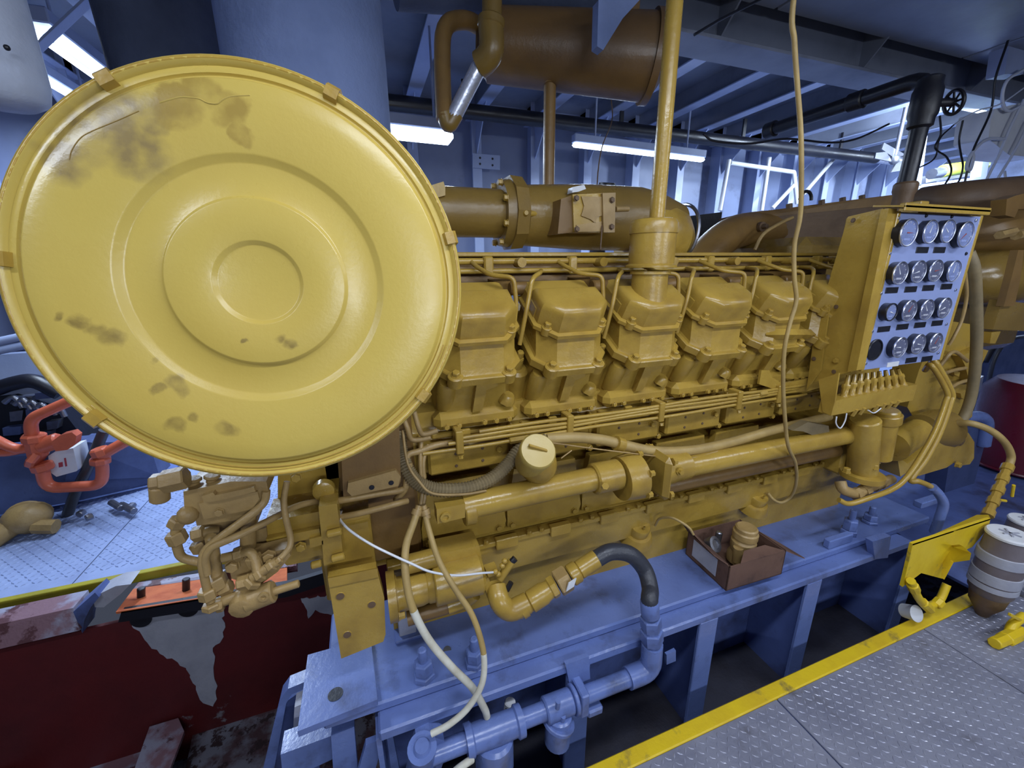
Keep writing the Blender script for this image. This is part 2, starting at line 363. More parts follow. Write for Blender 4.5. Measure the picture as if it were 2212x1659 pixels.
# hull side (far wall), frames, deckhead
WY = 4.75; ZC = 3.25
MB().span((-6, WY, -1.2), (13, WY+.03, ZC)).build('wall_far', 'wall', None, label='grey hull plating far behind the engine', cat='wall', kind='structure')
MB().span((-6.03, -2.2, -1.2), (-6, WY, ZC)).build('wall_left', 'wall', None, label='grey bulkhead at the left end of the engine room', cat='wall', kind='structure')
MB().span((9.5, -2.2, -1.2), (9.53, WY, ZC)).build('wall_right', 'wall', None, label='grey bulkhead at the right end of the engine room', cat='wall', kind='structure')
MB().span((-6, -2.2, ZC), (13, WY, ZC+.03)).build('ceiling', 'ceil', None, label='dark grey painted deckhead above the engine', cat='ceiling', kind='structure')
ORD = ['', 'first', 'second', 'third', 'fourth', 'fifth', 'sixth', 'seventh', 'eighth', 'ninth', 'tenth', 'eleventh', 'twelfth', 'thirteenth']
def nth(x, what):
    n = round((x-1.25)/.65)
    return what+(' in line with the small drilled plate' if n == 0 else ', %s to the %s of the small drilled plate' % (ORD[abs(n)], 'right' if n > 0 else 'left'))
for x in [-5.25+.65*i for i in range(23)]:
    f = thing('hull_frame', nth(x, 'pale vertical hull frame'), 'hull frame', (x, WY, 0), 'hull frames')
    MB().span((x-.006, WY-.20, 0), (x+.006, WY, ZC)).build('frame_web', 'frame', f)
    MB().span((x-.05, WY-.212, 0), (x+.05, WY-.20, ZC), .002).build('frame_flange', 'frame', f)
    # knee bracket to the beam above
    MB().prism([(x-.005, WY-.2, ZC-.55), (x-.005, WY-.2, ZC-.16), (x-.005, WY-.62, ZC-.16)], (.01, 0, 0)).build('knee_bracket', 'frame', f)
for x in [-5.25+.65*i for i in range(23)]:
    f = thing('deck_beam', nth(x, 'grey transverse deckhead beam'), 'deck beam', (x, 3.5, ZC-.17), 'deckhead beams')
    MB().span((x-.006, 2.42, ZC-.17), (x+.006, WY, ZC)).build('beam_web', 'ceil', f)
    MB().span((x-.06, 2.42, ZC-.182), (x+.06, WY, ZC-.17), .002).build('beam_flange', 'frame', f)
g = thing('deck_girder', 'deep grey girder running lengthwise under the deckhead above the engine', 'deck girder', (2, 2.4, ZC-.4))
MB().span((-6, 2.39, ZC-.36), (10.5, 2.41, ZC)).build('girder_web', 'ceil', g)
MB().span((-6, 2.28, ZC-.38), (10.5, 2.52, ZC-.36), .003).build('girder_flange', 'ceil', g)
for x in [.9+1.3*i for i in range(7)]:
    MB().prism([(x, 2.39, ZC-.36), (x, 2.39, ZC), (x, 2.05, ZC)], (.012, 0, 0)).build('girder_bracket', 'ceil', g)
# flat lined deckhead panels on the near side
for i, x in enumerate([-3.2, -1.3, .6, 2.5, 4.4, 6.3]):
    MB().span((x+.012, .2, ZC-.19), (x+1.888, 2.26, ZC-.15), .006).build('ceiling_panel', 'ceil', None, label=ORD[i+1]+' flat grey deckhead lining panel from the left end', cat='ceiling panel', group='deckhead lining panels', kind='structure')
# small drilled plate on a hull frame
pl = pp(MB(), [(1021, 331), (1080, 336), (1080, 367), (1021, 362)], WY-.235, .012).build('frame_plate', 'frame', None, label='small pale square plate with four holes on a hull frame', cat='plate')
for x, y in ((1037, 341), (1064, 343), (1037, 354), (1064, 357)):
    MB().cyl(A(x, y, WY-.236), A(x, y, WY-.239), .011, n=10).build('hole', 'black', pl)
# ================================================================== ENGINE BED
BZ = .33
bed = thing('engine_bed', 'blue grey steel engine bed with bolted top plate and open bays', 'engine bed', (1.0, 1.15, -.9))
X0b, X1b = -.30, 2.75
MB().span((X0b+.06, 1.005, BZ-.035), (X1b-.1, 1.42, BZ), .006).build('top_plate', 'bed', bed)
MB().span((X0b+.21, .945, BZ-.075), (X1b-.35, 1.05, BZ-.036), .006).build('lower_flange', 'bed', bed)
MB().prism([(X0b, .985, BZ+.002), (X0b, 1.235, BZ+.002), (X0b+.2, 1.235, BZ+.002), (X0b+.215, 1.0, BZ+.002)], (0, 0, .022)).build('end_pad', 'bed', bed)
MB().lathe((-.205, 1.06, BZ+.0245), (0, 0, 1), [(0, 0), (0, .022), (.001, .022), (.001, 0)], 20).build('bolt_hole', 'black', bed)
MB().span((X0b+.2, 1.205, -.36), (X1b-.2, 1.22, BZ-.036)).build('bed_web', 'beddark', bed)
# vertical stiffeners with slanted back plates between bays
for i, (x, y) in enumerate(((1248, 1440), (1530, 1330), (1760, 1240), (1985, 1160))):
    x0 = A(x, y, .955).x
    MB().span((x0-.045, .945, -.95), (x0+.045, .96, BZ-.07), .003).build('stiffener', 'bed', bed)
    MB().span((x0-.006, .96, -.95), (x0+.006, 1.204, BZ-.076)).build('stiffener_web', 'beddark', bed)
MB().span((X0b+.2, .955, -.95), (X0b+.215, 1.1, BZ-.07)).build('bed_end_plate', 'bed', bed)
MB().span((X0b+.2, .72, -.36), (X1b-.2, 1.204, -.345)).build('bay_floor', 'grime', bed)
MB().span((X0b+.2, 1.06, BZ-.17), (X1b-.3, 1.075, BZ-.036)).build('bed_skirt', 'bed', bed)
# left end chock with recess
lc = thing('bed_chock', 'pale blue box chock with a round-cornered recess at the left end of the bed', 'chock', (-.33, 1.1, -.9))
pp(MB(), [(606, 1510), (622, 1488), (690, 1460), (700, 1470), (630, 1500), (618, 1520), (585, 1700), (560, 1700)], 1.25, .05).build('chock_rim', 'bed', lc)
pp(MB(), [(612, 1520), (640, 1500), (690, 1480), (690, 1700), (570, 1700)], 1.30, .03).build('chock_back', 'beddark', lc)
pp(MB(), [(636, 1528), (650, 1522), (648, 1615), (632, 1600)], 1.2, .05).build('chock_bar', 'patch', lc)
pp(MB(), [(606, 1630), (715, 1590), (718, 1640), (612, 1690)], 1.07, .07).build('chock_sill', 'bed', lc)
pp(MB(), [(715, 1590), (765, 1570), (775, 1690), (722, 1700)], 1.03, .03).build('chock_web', 'bed', lc)
# diagonal braces under the near edge
br = MB(); br.prism(PT([(790, 1610), (830, 1595), (800, 1700), (765, 1700)], 1.0), (0, .02, 0)); br.build('brace', 'bed', bed)
MB().prism(PT([(835, 1590), (848, 1586), (870, 1700), (850, 1700)], 1.0), (0, .02, 0)).build('brace', 'bed', bed)
# hold-down bolts on the plate
for i, (x, y) in enumerate(((917, 1462), (1026, 1432), (1832, 1152), (1878, 1128))):
    p = AZ(x, y, BZ)
    t = thing('hold_down_bolt', ['blue hold-down bolt on the bed nearest the hanging white hoses', 'blue hold-down bolt behind the thicker white hose', 'tall blue hold-down stud under the gauge manifold', 'short blue hold-down bolt at the right end of the bed'][i], 'bolt', p, 'bed hold-down bolts')
    h = (.085, .075, .10, .06)[i]
    MB().cyl(p, p+V((0, 0, h*.25)), .036, n=6, ch=.003).build('spacer', 'bed', t)
    MB().cyl(p+V((0, 0, h*.25)), p+V((0, 0, h*.78)), .030, n=6, ch=.004).build('nut', 'bed', t)
    MB().cyl(p+V((0, 0, h*.72)), p+V((0, 0, h+.03)), .014, n=12, ch=.004).build('stud', 'bed', t)
MB().cyl(AZ(966, 1405, BZ), AZ(966, 1405, BZ+.001), .014, n=14).build('plate_hole', 'black', bed)
MB().span(AZ(882, 1376, BZ)+V((-.03, 0, 0)), AZ(882, 1376, BZ)+V((.03, .05, .085)), .003).build('shim_block', 'patch', bed)
MB().span(AZ(882, 1378, BZ)+V((-.045, -.015, 0)), AZ(882, 1378, BZ)+V((.045, .05, .012)), .003).build('shim_foot', 'bed', bed)
# weld-on lugs near the right end of the bed
MB().span(AZ(1790, 1188, BZ), AZ(1790, 1188, BZ)+V((.16, .03, .045)), .004).build('stop_block', 'bed', bed)
MB().span(AZ(1990, 1100, BZ), AZ(1990, 1100, BZ)+V((.2, .04, .035)), .004).build('stop_block', 'bed', bed)
pp(MB(), [(1885, 1170), (1925, 1158), (1918, 1205), (1890, 1208)], .94, .03).build('stop_tab', 'bed', bed)
pp(MB(), [(1440, 1415), (1460, 1405), (1460, 1428), (1440, 1436)], .94, .012).build('weld_tab', 'bed', bed)
# hanging clip of the pipe on the bed edge
pp(MB(), [(1222, 1436), (1272, 1418), (1276, 1480), (1232, 1488)], .935, .015).build('pipe_hanger', 'bed', bed)

# ================================================================== ENGINE
ENG = thing('marine_diesel_engine', 'large yellow twelve-cylinder marine diesel engine bolted on a blue bed', 'engine', (1.05, 1.85, BZ))
YC = 1.87
def sym(prof): return prof+[(2*YC-y, z) for y, z in reversed(prof)]
def xprism(prof, x0, x1): return MB().prism([(x0, y, z) for y, z in prof], (x1-x0, 0, 0))
xprism(sym([(1.25, BZ), (1.25, .475), (1.245, .492), (1.218, .500), (1.206, .60), (1.208, .645)]), -.02, 2.33).build('oil_pan', 'yellow', ENG)
xprism(sym([(1.23, .64), (1.26, .66), (1.275, .875), (1.37, .885), (1.37, .935), (1.25, .942), (1.25, 1.065), (1.262, 1.085), (1.262, 1.15), (1.33, 1.16), (1.55, 1.40)]), -.05, 2.16).build('crankcase', 'yellow', ENG)
# pan rail pads and bolts
rl = MB(); rl.span((-.02, 1.196, .632), (2.3, 1.24, .652), .003); rl.build('pan_rail', 'yellow', ENG)
for i in range(10):
    x = .14+.215*i
    MB().span((x, 1.188, .618), (x+.085, 1.215, .660), .003).build('rail_pad', 'yellow', ENG)
    bolt((x+.13, 1.2, .652), (0, 0, 1), .009, .012, ENG)
    bolt((x+.18, 1.2, .652), (0, 0, 1), .009, .012, ENG)
for x, y in ((1416, 1180), (1655, 1092)):
    p = AZ(x, y, .52); p.y = 1.235; p.z = .50
    b = MB().lathe(p, (0, -.35, .94), [(-.03, .075), (.0, .066), (.012, .058), (.014, .045), (.05, .045), (.054, .042), (.054, 0)], 20).build('filler_boss', 'yellow', ENG)
    MB().ring(p+V((0, -.025, .06)), (1, 0, 0), .02, .005, 16, 6, 0, math.pi).build('lifting_eye', 'yellow', b)
# lower inspection covers
for i in range(5):
    x = .105+.31*i
    r = [(x, 1.238, .668), (x+.295, 1.238, .664), (x+.305, 1.238, .70), (x+.275, 1.244, .90), (x+.03, 1.244, .90), (x, 1.238, .74)]
    c = MB().prism(r, (0, .03, 0)).build('lower_inspection_cover', 'yellow', ENG)
    for dx in (.018, .275): bolt((x+dx, 1.238, .678), (0, -1, 0), .011, .012, c)
    bolt((x-.015, 1.25, .78), (0, -1, 0), .007, .006, c, 'black')
# upper inspection covers
for i in range(6):
    x = .14+.31*i
    c = MB().span((x, 1.205, .948), (x+.275, 1.26, 1.042), .008).build('upper_inspection_cover', 'yellow', ENG)
    for dx, z in ((.09, 1.015), (.18, 1.02), (.09, .972), (.18, .976)): bolt((x+dx, 1.205, z), (0, -1, 0), .0045, .003, c, 'darkbrown')
    bolt((x+.235, 1.205, 1.012), (0, -1, 0), .011, .016, c)
    MB().span((x-.025, 1.232, .93), (x-.01, 1.255, 1.08), .004).build('cover_rib', 'yellow', ENG)
    bolt((x-.018, 1.232, .942), (0, -1, 0), .011, .013, ENG)
    MB().span((x+.02, 1.235, 1.062), (x+.25, 1.256, 1.082), .005).build('cover_lip', 'yellow', ENG)
# banks
ax_a, ax_n = V((0, -.5, .866)), V((0, -.866, -.5))
def BK(x, s, n): return V((x, 1.13, 1.394))+ax_a*s+ax_n*n
CXS = [.31+.3085*i for i in range(6)]
def ply(cx, s, w=.066, w2=.118, d1=.055, d2=.20, g=0.0, f=0.0):
    return [BK(cx-w-g*.5, s, f+g), BK(cx+w+g*.5, s, f+g), BK(cx+w2+g, s, f-d1+g*.4), BK(cx+w2+g, s, -d2-g), BK(cx-w2-g, s, -d2-g), BK(cx-w2-g, s, f-d1+g*.4)]
def loft(levels, cx): return MB().rings([ply(cx, s, g=g) for s, g in levels])
src = {}
for i, cx in enumerate(CXS):
    if i == 0:
        cap = MB().rings([ply(cx, q_, d2=.15, g=g_) for q_, g_ in ((.008, 0), (.060, -.003), (.072, -.006), (.080, -.011), (.086, -.020), (.088, -.030))]).build('rocker_cover', 'yellow', ENG, 28)
        MB().rings([[BK(cx-.122+e, q_, -.085), BK(cx+.122-e, q_, -.085), BK(cx+.122-e, q_, -.215), BK(cx-.122+e, q_, -.215)] for q_, e in ((.008, 0), (.042, .004), (.055, .016), (.059, .03))]).build('cover_shoulder', 'yellow', cap, 28)
        MB().rings([ply(cx, -.008, g=.004), ply(cx, -.006, g=.013), ply(cx, .006, g=.013), ply(cx, .009, g=.004)]).build('cover_flange', 'yellow', cap, 30)
        for dx, n in ((-.095, -.028), (.095, -.028)):
            MB().lathe(BK(cx+dx, -.012, n), ax_a, [(0, 0), (0, .017), (.024, .017), (.026, .014), (.026, 0)], 12).build('flange_boss', 'yellow', cap)
            bolt(BK(cx+dx, .013, n), ax_a, .011, .016, cap)
        base = MB().rings([ply(cx, q_, g=g_, f=f_) for q_, g_, f_ in ((-.090, .004, .046), (-.084, 0, .044), (-.009, 0, 0))]).build('rocker_base', 'yellow', ENG, 30)
        MB().rings([ply(cx, -.120, g=.015, f=.046), ply(cx, -.117, g=.018, f=.046), ply(cx, -.093, g=.018, f=.046), ply(cx, -.090, g=.015, f=.046)]).build('base_flange', 'yellow', base, 30)
        for dx, n in ((-.082, .0), (.082, .0)):
            MB().lathe(BK(cx+dx, -.121, n+.046), ax_a, [(0, 0), (0, .024), (.033, .024), (.036, .02), (.036, 0)], 12).build('flange_lug', 'yellow', base)
            bolt(BK(cx+dx, -.085, n+.046), ax_a, .012, .014, base)
        head = MB()
        def hp(s, f, w): return [BK(cx-w*.78, s, f), BK(cx+w*.78, s, f), BK(cx+w, s, f-.05), BK(cx+w, s, -.3), BK(cx-w, s, -.3), BK(cx-w, s, f-.05)]
        head.rings([hp(-.31, .050, .128), hp(-.25, .036, .126), hp(-.18, .020, .120), hp(-.120, .026, .112)])
        head = head.build('cylinder_head', 'yellow', ENG, 30)
        MB().prism([BK(cx-.012, -.13, .040), BK(cx+.055, -.13, .040), BK(cx+.055, -.15, .046), BK(cx+.02, -.16, .048), BK(cx+.012, -.24, .06), BK(cx-.02, -.245, .06)], (0, .05, -.01)).build('head_rib', 'yellow', head)
        MB().lathe(BK(cx-.096, -.265, .006), ax_a, [(0, 0), (0, .030), (.10, .030), (.118, .024), (.125, 0)], 18).build('head_boss', 'yellow', head)
        MB().lathe(BK(cx+.155, -.30, -.05), ax_a, [(0, .045), (.12, .040), (.13, .03), (.13, .016), (.17, .016), (.17, 0)], 16).build('port_boss', 'yellow', head)
        bolt(BK(cx+.155, -.13, -.05), ax_a, .012, .03, head)
        led = MB(); led.obox((cx-.142, 1.205, 1.095), (.284, 0, 0), (0, .1, 0), (0, 0, .062), .020); led = led.build('head_ledge', 'yellow', ENG, 60)
        for dx in (-.105, -.065, .02, .06, .105): bolt((cx+dx, 1.205, 1.112), (0, -1, 0), .0085, .009, led)
        MB().lathe((cx+.10, 1.22, 1.17), (.25, -.4, .85), [(0, .03), (.02, .026), (.03, .018), (.03, 0)], 8).build('ledge_plug', 'yellow', led)
        MB().span((cx-.06, 1.196, 1.07), (cx-.03, 1.21, 1.098), .002).build('clip_tab', 'yellow', led)
        src = [cap, base, head, led]
    else:
        for s_ in src: clone(s_, (CXS[i]-CXS[0], 0, 0), ENG)
# fuel rail, its plate, branch lines
MB().span((.22, 1.36, 1.632), (2.1, 1.50, 1.646), .003).build('valley_plate', 'yellow', ENG)
MB().span((.22, 1.40, 1.50), (2.1, 1.46, 1.632), .003).build('valley_wall', 'brown', ENG)
tubeobj('fuel_rail', [(.22, 1.345, 1.617), (2.08, 1.345, 1.617)], .011, 'yellow', ENG, sm=False)
tubeobj('return_rail', [(.22, 1.335, 1.586), (2.08, 1.335, 1.583)], .009, 'yellow', ENG, sm=False)
for i in range(6):
    x = .69+.2575*(i-1) if False else .395+.3085*i
    MB().span((x-.016, 1.325, 1.572), (x+.016, 1.36, 1.632), .005).build('rail_clamp', 'yellow', ENG)
    j = MB().lathe((x+.105, 1.30, 1.612), (0, 1, 0), [(0, 0), (0, .016), (.05, .016), (.05, 0)], 12).build('rail_joint', 'yellow', ENG)
    g = CXS[i]+.154
    tubeobj('injector_line', bend([(g-.125, 1.345, 1.617), (g-.118, 1.30, 1.60), (g-.09, 1.24, 1.575), (g-.03, 1.20, 1.568), (g-.022, 1.20, 1.49), (g-.030, 1.20, 1.42)], .02), .0075, 'yellow', ENG, 8, sm=False)
    tubeobj('injector_line', bend([(g+.12, 1.335, 1.585), (g+.075, 1.24, 1.58), (g+.03, 1.20, 1.565), (g+.008, 1.19, 1.47), (g-.012, 1.20, 1.36)], .025), .0075, 'yellow', ENG, 8, sm=False)
    MB().cyl((x+.06, 1.46, 1.30), (x+.06, 1.40, 1.56), .045, n=16).build('intake_port', 'brown', ENG)
    MB().cyl((x+.06, 1.30, 1.53), (x+.17, 1.30, 1.53), .022, n=12, ch=.004).build('cross_stub', 'brown', ENG)
# bundle of small tubes along the heads
ty = 1.165
for j, (z, r) in enumerate(((1.098, .0065), (1.085, .0065), (1.072, .0065), (1.052, .0065))):
    x0 = (.30, .24, .20, .12)[j]
    pts = [(x0, ty, z)]+[(x0+.2*q, ty, z+.003*math.sin(q*1.7+j)) for q in range(1, int((1.72-x0)/.2)+1)]+[(1.80, ty+.02, z-.01)]
    tubeobj('sensor_tube', pts, r, 'yellow', ENG, 8)
for i, x in enumerate((.235, .62, 1.0, 1.38, 1.60)):
    c = MB().span((x-.012, ty-.012, 1.035), (x+.012, ty+.045, 1.112), .003).build('tube_clamp', 'yellow', ENG)
    bolt((x, ty-.01, 1.032), (0, -.3, -1), .008, .012, c)
MB().cyl((.40, ty, 1.052), (.47, ty, 1.053), .0125, n=6, ch=.003).build('tube_union', 'yellow', ENG)
MB().cyl((1.49, ty, 1.086), (1.53, ty, 1.086), .0135, n=6, ch=.003).build('tube_union', 'yellow', ENG)
tubeobj('tube_tail', PT([(930, 945, 1.17), (905, 950, 1.17), (888, 948, 1.17), (880, 925, 1.17), (872, 905, 1.18)]), .008, 'tan', ENG)
tubeobj('tube_tail', PT([(945, 930, 1.17), (915, 938, 1.17), (905, 925, 1.17), (895, 890, 1.18)]), .008, 'tan', ENG)
# rear (flywheel end) housing
MB().span((-.17, 1.22, .66), (.10, 1.30, 1.34), .01).build('rear_housing', 'brown', ENG)
c = pp(MB(), [(735, 940), (862, 905), (866, 1040), (858, 1056), (742, 1078)], 1.13, .10).build('housing_cover', 'brown', ENG)
pp(MB(), [(752, 1044), (855, 1016), (866, 1030), (860, 1050), (760, 1072), (750, 1062)], 1.115, .016).build('cover_flange', 'tan', c)
for x, y in ((803, 1053), (845, 1043)): bolt(A(x, y, 1.114), (0, -1, 0), .006, .002, c, 'black', n=10)
MB().span((-.2, 1.14, .62), (-.05, 1.35, .88), .008).build('housing_foot', 'yellow', ENG)
# left mounting arm: box shelf with drilled plate hanging below
mt = thing('mounting_arm', 'yellow mounting arm plate with three round holes at the flywheel end', 'bracket', A(770, 1420, 1.05))
pp(MB(), [(708, 1250), (813, 1228), (830, 1290), (833, 1370), (828, 1386), (737, 1423)], 1.05, .03).build('arm_plate', 'yellow', mt)
MB().prism([A(708, 1250, 1.045), A(815, 1228, 1.045), A(806, 1200, 1.18), A(706, 1218, 1.18)], (0, 0, -.03)).build('arm_shelf', 'yellow', mt)
pp(MB(), [(703, 1120), (796, 1105), (806, 1200), (706, 1222)], 1.15, .12).build('arm_block', 'yellow', mt)
for x, y in ((735, 1288), (803, 1306), (750, 1371)):
    MB().lathe(A(x, y, 1.049), (0, -1, 0), [(0, 0), (0, .011), (.0015, .011), (.0015, 0)], 18).build('bolt_hole', 'darkbrown', mt)
    MB().ring(A(x, y, 1.05), (0, 1, 0), .0115, .0018, 18, 6).build('hole_rim', 'yellow', mt)
# front end housing right of the banks
MB().span((2.16, 1.25, .70), (2.42, 2.4, 1.45), .02).build('front_housing', 'yellow', ENG)
MB().span((2.05, 1.12, .62), (2.36, 1.4, .92), .015).build('front_corner_casting', 'yellow', ENG)
# ================================================================== AIR CLEANER
AC, ACN = V((-.1767, .88, 1.575)), V((-.0809, -.9900, .1155)).normalized()
def onac(x, y, off=0.0):
    d = ray(x, y); q = AC+ACN*off; return CAM+d*((q-CAM).dot(ACN)/d.dot(ACN))
air = thing('air_cleaner', 'huge round yellow air cleaner drum with a ribbed lid at left', 'air cleaner', (AC.x, AC.y+.15, AC.z-.37))
prof = [(-.30, 0), (-.30, .20), (-.26, .30), (-.20, .345), (-.035, .352), (-.034, .345)]
MB().lathe(AC, ACN, prof, 96).build('drum', 'yellow', air, 40)
lidp = [(0, 0), (0, .066), (.0008, .0682), (.0072, .0735), (.008, .0755), (.008, .1440), (.0075, .1462), (.0008, .1500), (0, .152), (0, .203), (.001, .2065), (.010, .2155), (.0115, .219), (.0155, .30), (.0155, .329), (.0145, .3315), (.0015, .3365), (0, .339), (0, .3405), (.0008, .3415), (.005, .3435), (.005, .352), (.004, .354), (.013, .3590), (.0145, .3625), (.012, .367), (.004, .3695), (-.028, .3695), (-.031, .366), (-.031, .345)]
lidp = [(t, r) for t, r in lidp]
def lid_material(c):
    m = mat('lid_enamel_smudged', (186, 162, 80), (180, 153, 68), rough=.30, bump=.04, bscale=90, nscale=2.2)
    nt = m.node_tree; N = nt.nodes; L = nt.links; p = N['Principled BSDF']
    old = p.inputs['Base Color'].links[0].from_socket
    tc = N.new('ShaderNodeTexCoord'); nz = N.new('ShaderNodeTexNoise'); nz.inputs['Scale'].default_value = 14; nz.inputs['Detail'].default_value = 6
    L.new(tc.outputs['Object'], nz.inputs['Vector'])
    sub = N.new('ShaderNodeVectorMath'); sub.operation = 'MULTIPLY_ADD'; sub.inputs[1].default_value = (.07, .07, .07); L.new(nz.outputs['Color'], sub.inputs[0]); L.new(tc.outputs['Object'], sub.inputs[2])
    def blobs(lst, soft):
        acc = None
        for (x, y, r) in lst:
            q = onac(x, y, .01)-c+V((.035, .035, .035))
            d = N.new('ShaderNodeVectorMath'); d.operation = 'DISTANCE'; d.inputs[1].default_value = q; L.new(sub.outputs[0], d.inputs[0])
            mr = N.new('ShaderNodeMapRange'); mr.inputs[1].default_value = r; mr.inputs[2].default_value = r*soft; mr.inputs[3].default_value = 0; mr.inputs[4].default_value = 1; L.new(d.outputs['Value'], mr.inputs[0])
            if acc is None: acc = mr.outputs[0]
            else:
                mx = N.new('ShaderNodeMath'); mx.operation = 'MAXIMUM'; L.new(acc, mx.inputs[0]); L.new(mr.outputs[0], mx.inputs[1]); acc = mx.outputs[0]
        return acc
    n2 = N.new('ShaderNodeTexNoise'); n2.inputs['Scale'].default_value = 30; n2.inputs['Detail'].default_value = 5; L.new(tc.outputs['Object'], n2.inputs['Vector'])
    cur = old
    for lst, soft, colr, amt in (
        ([(190, 300, .05), (255, 265, .06), (330, 255, .035), (300, 330, .05), (150, 350, .04)], .5, (118, 100, 70), .8),
        ([(390, 245, .036), (495, 240, .035), (530, 295, .022), (440, 195, .03), (400, 205, .025)], .75, (140, 114, 52), .75),
        ([(180, 690, .018), (235, 725, .022), (205, 705, .018), (600, 735, .017), (622, 745, .015), (575, 722, .010), (535, 742, .008), (140, 685, .01), (330, 780, .01), (375, 840, .02), (385, 925, .02), (500, 910, .02), (340, 845, .012), (420, 900, .014), (25, 705, .016), (700, 780, .008)], .6, (116, 96, 50), .8)):
        f = blobs(lst, soft)
        mu = N.new('ShaderNodeMath'); mu.operation = 'MULTIPLY'; L.new(f, mu.inputs[0])
        mr = N.new('ShaderNodeMapRange'); mr.inputs[1].default_value = .35; mr.inputs[2].default_value = .6; mr.inputs[3].default_value = amt*.35; mr.inputs[4].default_value = amt; L.new(n2.outputs['Fac'], mr.inputs[0]); L.new(mr.outputs[0], mu.inputs[1])
        mi = N.new('ShaderNodeMix'); mi.data_type = 'RGBA'; L.new(mu.outputs[0], mi.inputs[0]); L.new(cur, mi.inputs[6]); mi.inputs[7].default_value = lin(colr); cur = mi.outputs[2]
    L.new(cur, p.inputs['Base Color']); return m
lid = MB().lathe(AC, ACN, lidp, 128)
lid_o = lid.build('lid', 'lid', air, 60)
lid_o.data.materials[0] = lid_material(WL[lid_o.name])
# extra ridges on the lower half of the lid rim
for rr, ww, tt in ((.3435, .0016, .003), (.3500, .0018, .0045), (.3560, .0016, .0075)):
    MB().ring(AC+ACN*tt, ACN, rr, ww, 70, 6, math.radians(35), math.radians(158)).build('rim_ridge', 'yellow', lid_o, 80)
tubeobj('paint_blister', [onac(x, y, .0155) for x, y in ((345, 222), (372, 214), (390, 210), (415, 211), (432, 214), (448, 222), (468, 224), (480, 216), (500, 208), (540, 206))], .0011, 'lid', lid_o, 5, 4)
tubeobj('paint_blister', [onac(x, y, .0155) for x, y in ((150, 345), (155, 325), (172, 300), (195, 285), (250, 262), (300, 240))], .0008, 'browny', lid_o, 5, 4)
MB().ring(AC+ACN*.011, ACN, .3625, .0035, 120, 8).build('rim_bead', 'yellow', lid_o, 80)
for x, y in ((233, 172), (717, 212), (973, 516), (196, 915), (8, 560), (925, 860)):
    p = onac(x, y); rd = (p-AC).normalized(); tg = ACN.cross(rd).normalized()
    c = AC+rd*.366
    cl = MB(); w = .0115
    cl.rings([[c+tg*s*w+rd*a+ACN*b for s in (-1, 1) for a, b in (((-.016, .008), (-.012, .0155), (.002, .016), (.0075, .008), (.0075, -.035), (.004, -.035)) if s < 0 else ((.004, -.035), (.0075, -.035), (.0075, .008), (.002, .016), (-.012, .0155), (-.016, .008)))]][:1]) if False else None
    prf = [(-.018, .005), (-.014, .0165), (.002, .0175), (.0085, .010), (.0085, -.04), (.0035, -.04), (.0035, .004), (-.002, .0125), (-.012, .0125), (-.015, .004)]
    cl.prism([c-tg*w+rd*a+ACN*b for a, b in prf], tg*2*w)
    cl.build('lid_clip', 'yellow', air)
# ducting from the drum to the engine
dct = MB().lathe(AC-ACN*.30, -ACN, [(0, .12), (.18, .11), (.36, .10), (.36, 0)], 28).build('outlet_neck', 'yellow', air)

# ================================================================== INTAKE / EXHAUST PIPEWORK ON TOP
ip = thing('intake_manifold', 'fat yellow intake pipe with bolted flange on top of the engine', 'pipe', A(1080, 545, 1.62))
pc0 = A(985, 459, 1.62); axX = V((1, 0, 0)); yy, zz = pc0.y, pc0.z
def X_at(x, y=460): return A(x, y, 1.62).x
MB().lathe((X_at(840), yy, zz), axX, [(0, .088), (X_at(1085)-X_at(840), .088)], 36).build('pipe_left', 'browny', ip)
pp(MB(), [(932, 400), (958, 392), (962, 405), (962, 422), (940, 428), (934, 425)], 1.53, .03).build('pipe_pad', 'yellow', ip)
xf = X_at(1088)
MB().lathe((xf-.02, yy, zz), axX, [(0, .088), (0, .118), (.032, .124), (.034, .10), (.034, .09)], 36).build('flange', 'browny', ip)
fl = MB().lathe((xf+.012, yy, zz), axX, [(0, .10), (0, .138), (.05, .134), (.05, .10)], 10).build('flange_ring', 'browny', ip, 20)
for k in range(8):
    an = math.radians(22.5+45*k); bolt((xf-.02, yy+math.cos(an)*.113, zz+math.sin(an)*.113), (-1, 0, 0), .011, .014, fl)
xe = X_at(1235); xr = X_at(1345)
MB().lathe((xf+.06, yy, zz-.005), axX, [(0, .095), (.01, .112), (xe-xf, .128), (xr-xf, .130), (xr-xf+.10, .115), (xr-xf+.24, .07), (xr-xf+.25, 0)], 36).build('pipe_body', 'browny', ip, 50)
p = A(1133, 461, 1.50); MB().lathe(p, (0, -1, 0), [(-.03, .016), (.0, .016), (.012, .011), (.02, .008), (.02, 0)], 10).build('sensor_plug', 'yellow', ip)
tubeobj('plug_boss', [A(1133, 461, 1.50), A(1160, 462, 1.52)], .011, 'yellow', ip, sm=False)
ob = pp(MB(), [(1212, 430), (1238, 421), (1238, 502), (1205, 505)], 1.44, .16).build('outlet_box', 'brown', ip)
pl = MB().prism([A(1237, 420, 1.43), A(1330, 416, 1.43), A(1328, 502, 1.43), A(1240, 502, 1.43)], (0, .05, 0)).build('outlet_cover', 'yellow', ip)
pp(MB(), [(1256, 424), (1300, 425), (1300, 466), (1290, 468), (1286, 482), (1276, 474), (1256, 466), (1262, 445)], 1.424, .01).build('torn_gasket', 'tan', pl)
pp(MB(), [(1246, 486), (1300, 478), (1298, 500), (1244, 501)], 1.424, .01).build('gasket_scrap', 'tan', pl)
pp(MB(), [(1302, 417), (1330, 416), (1328, 502), (1304, 502)], 1.415, .016).build('cover_strap', 'tan', pl)
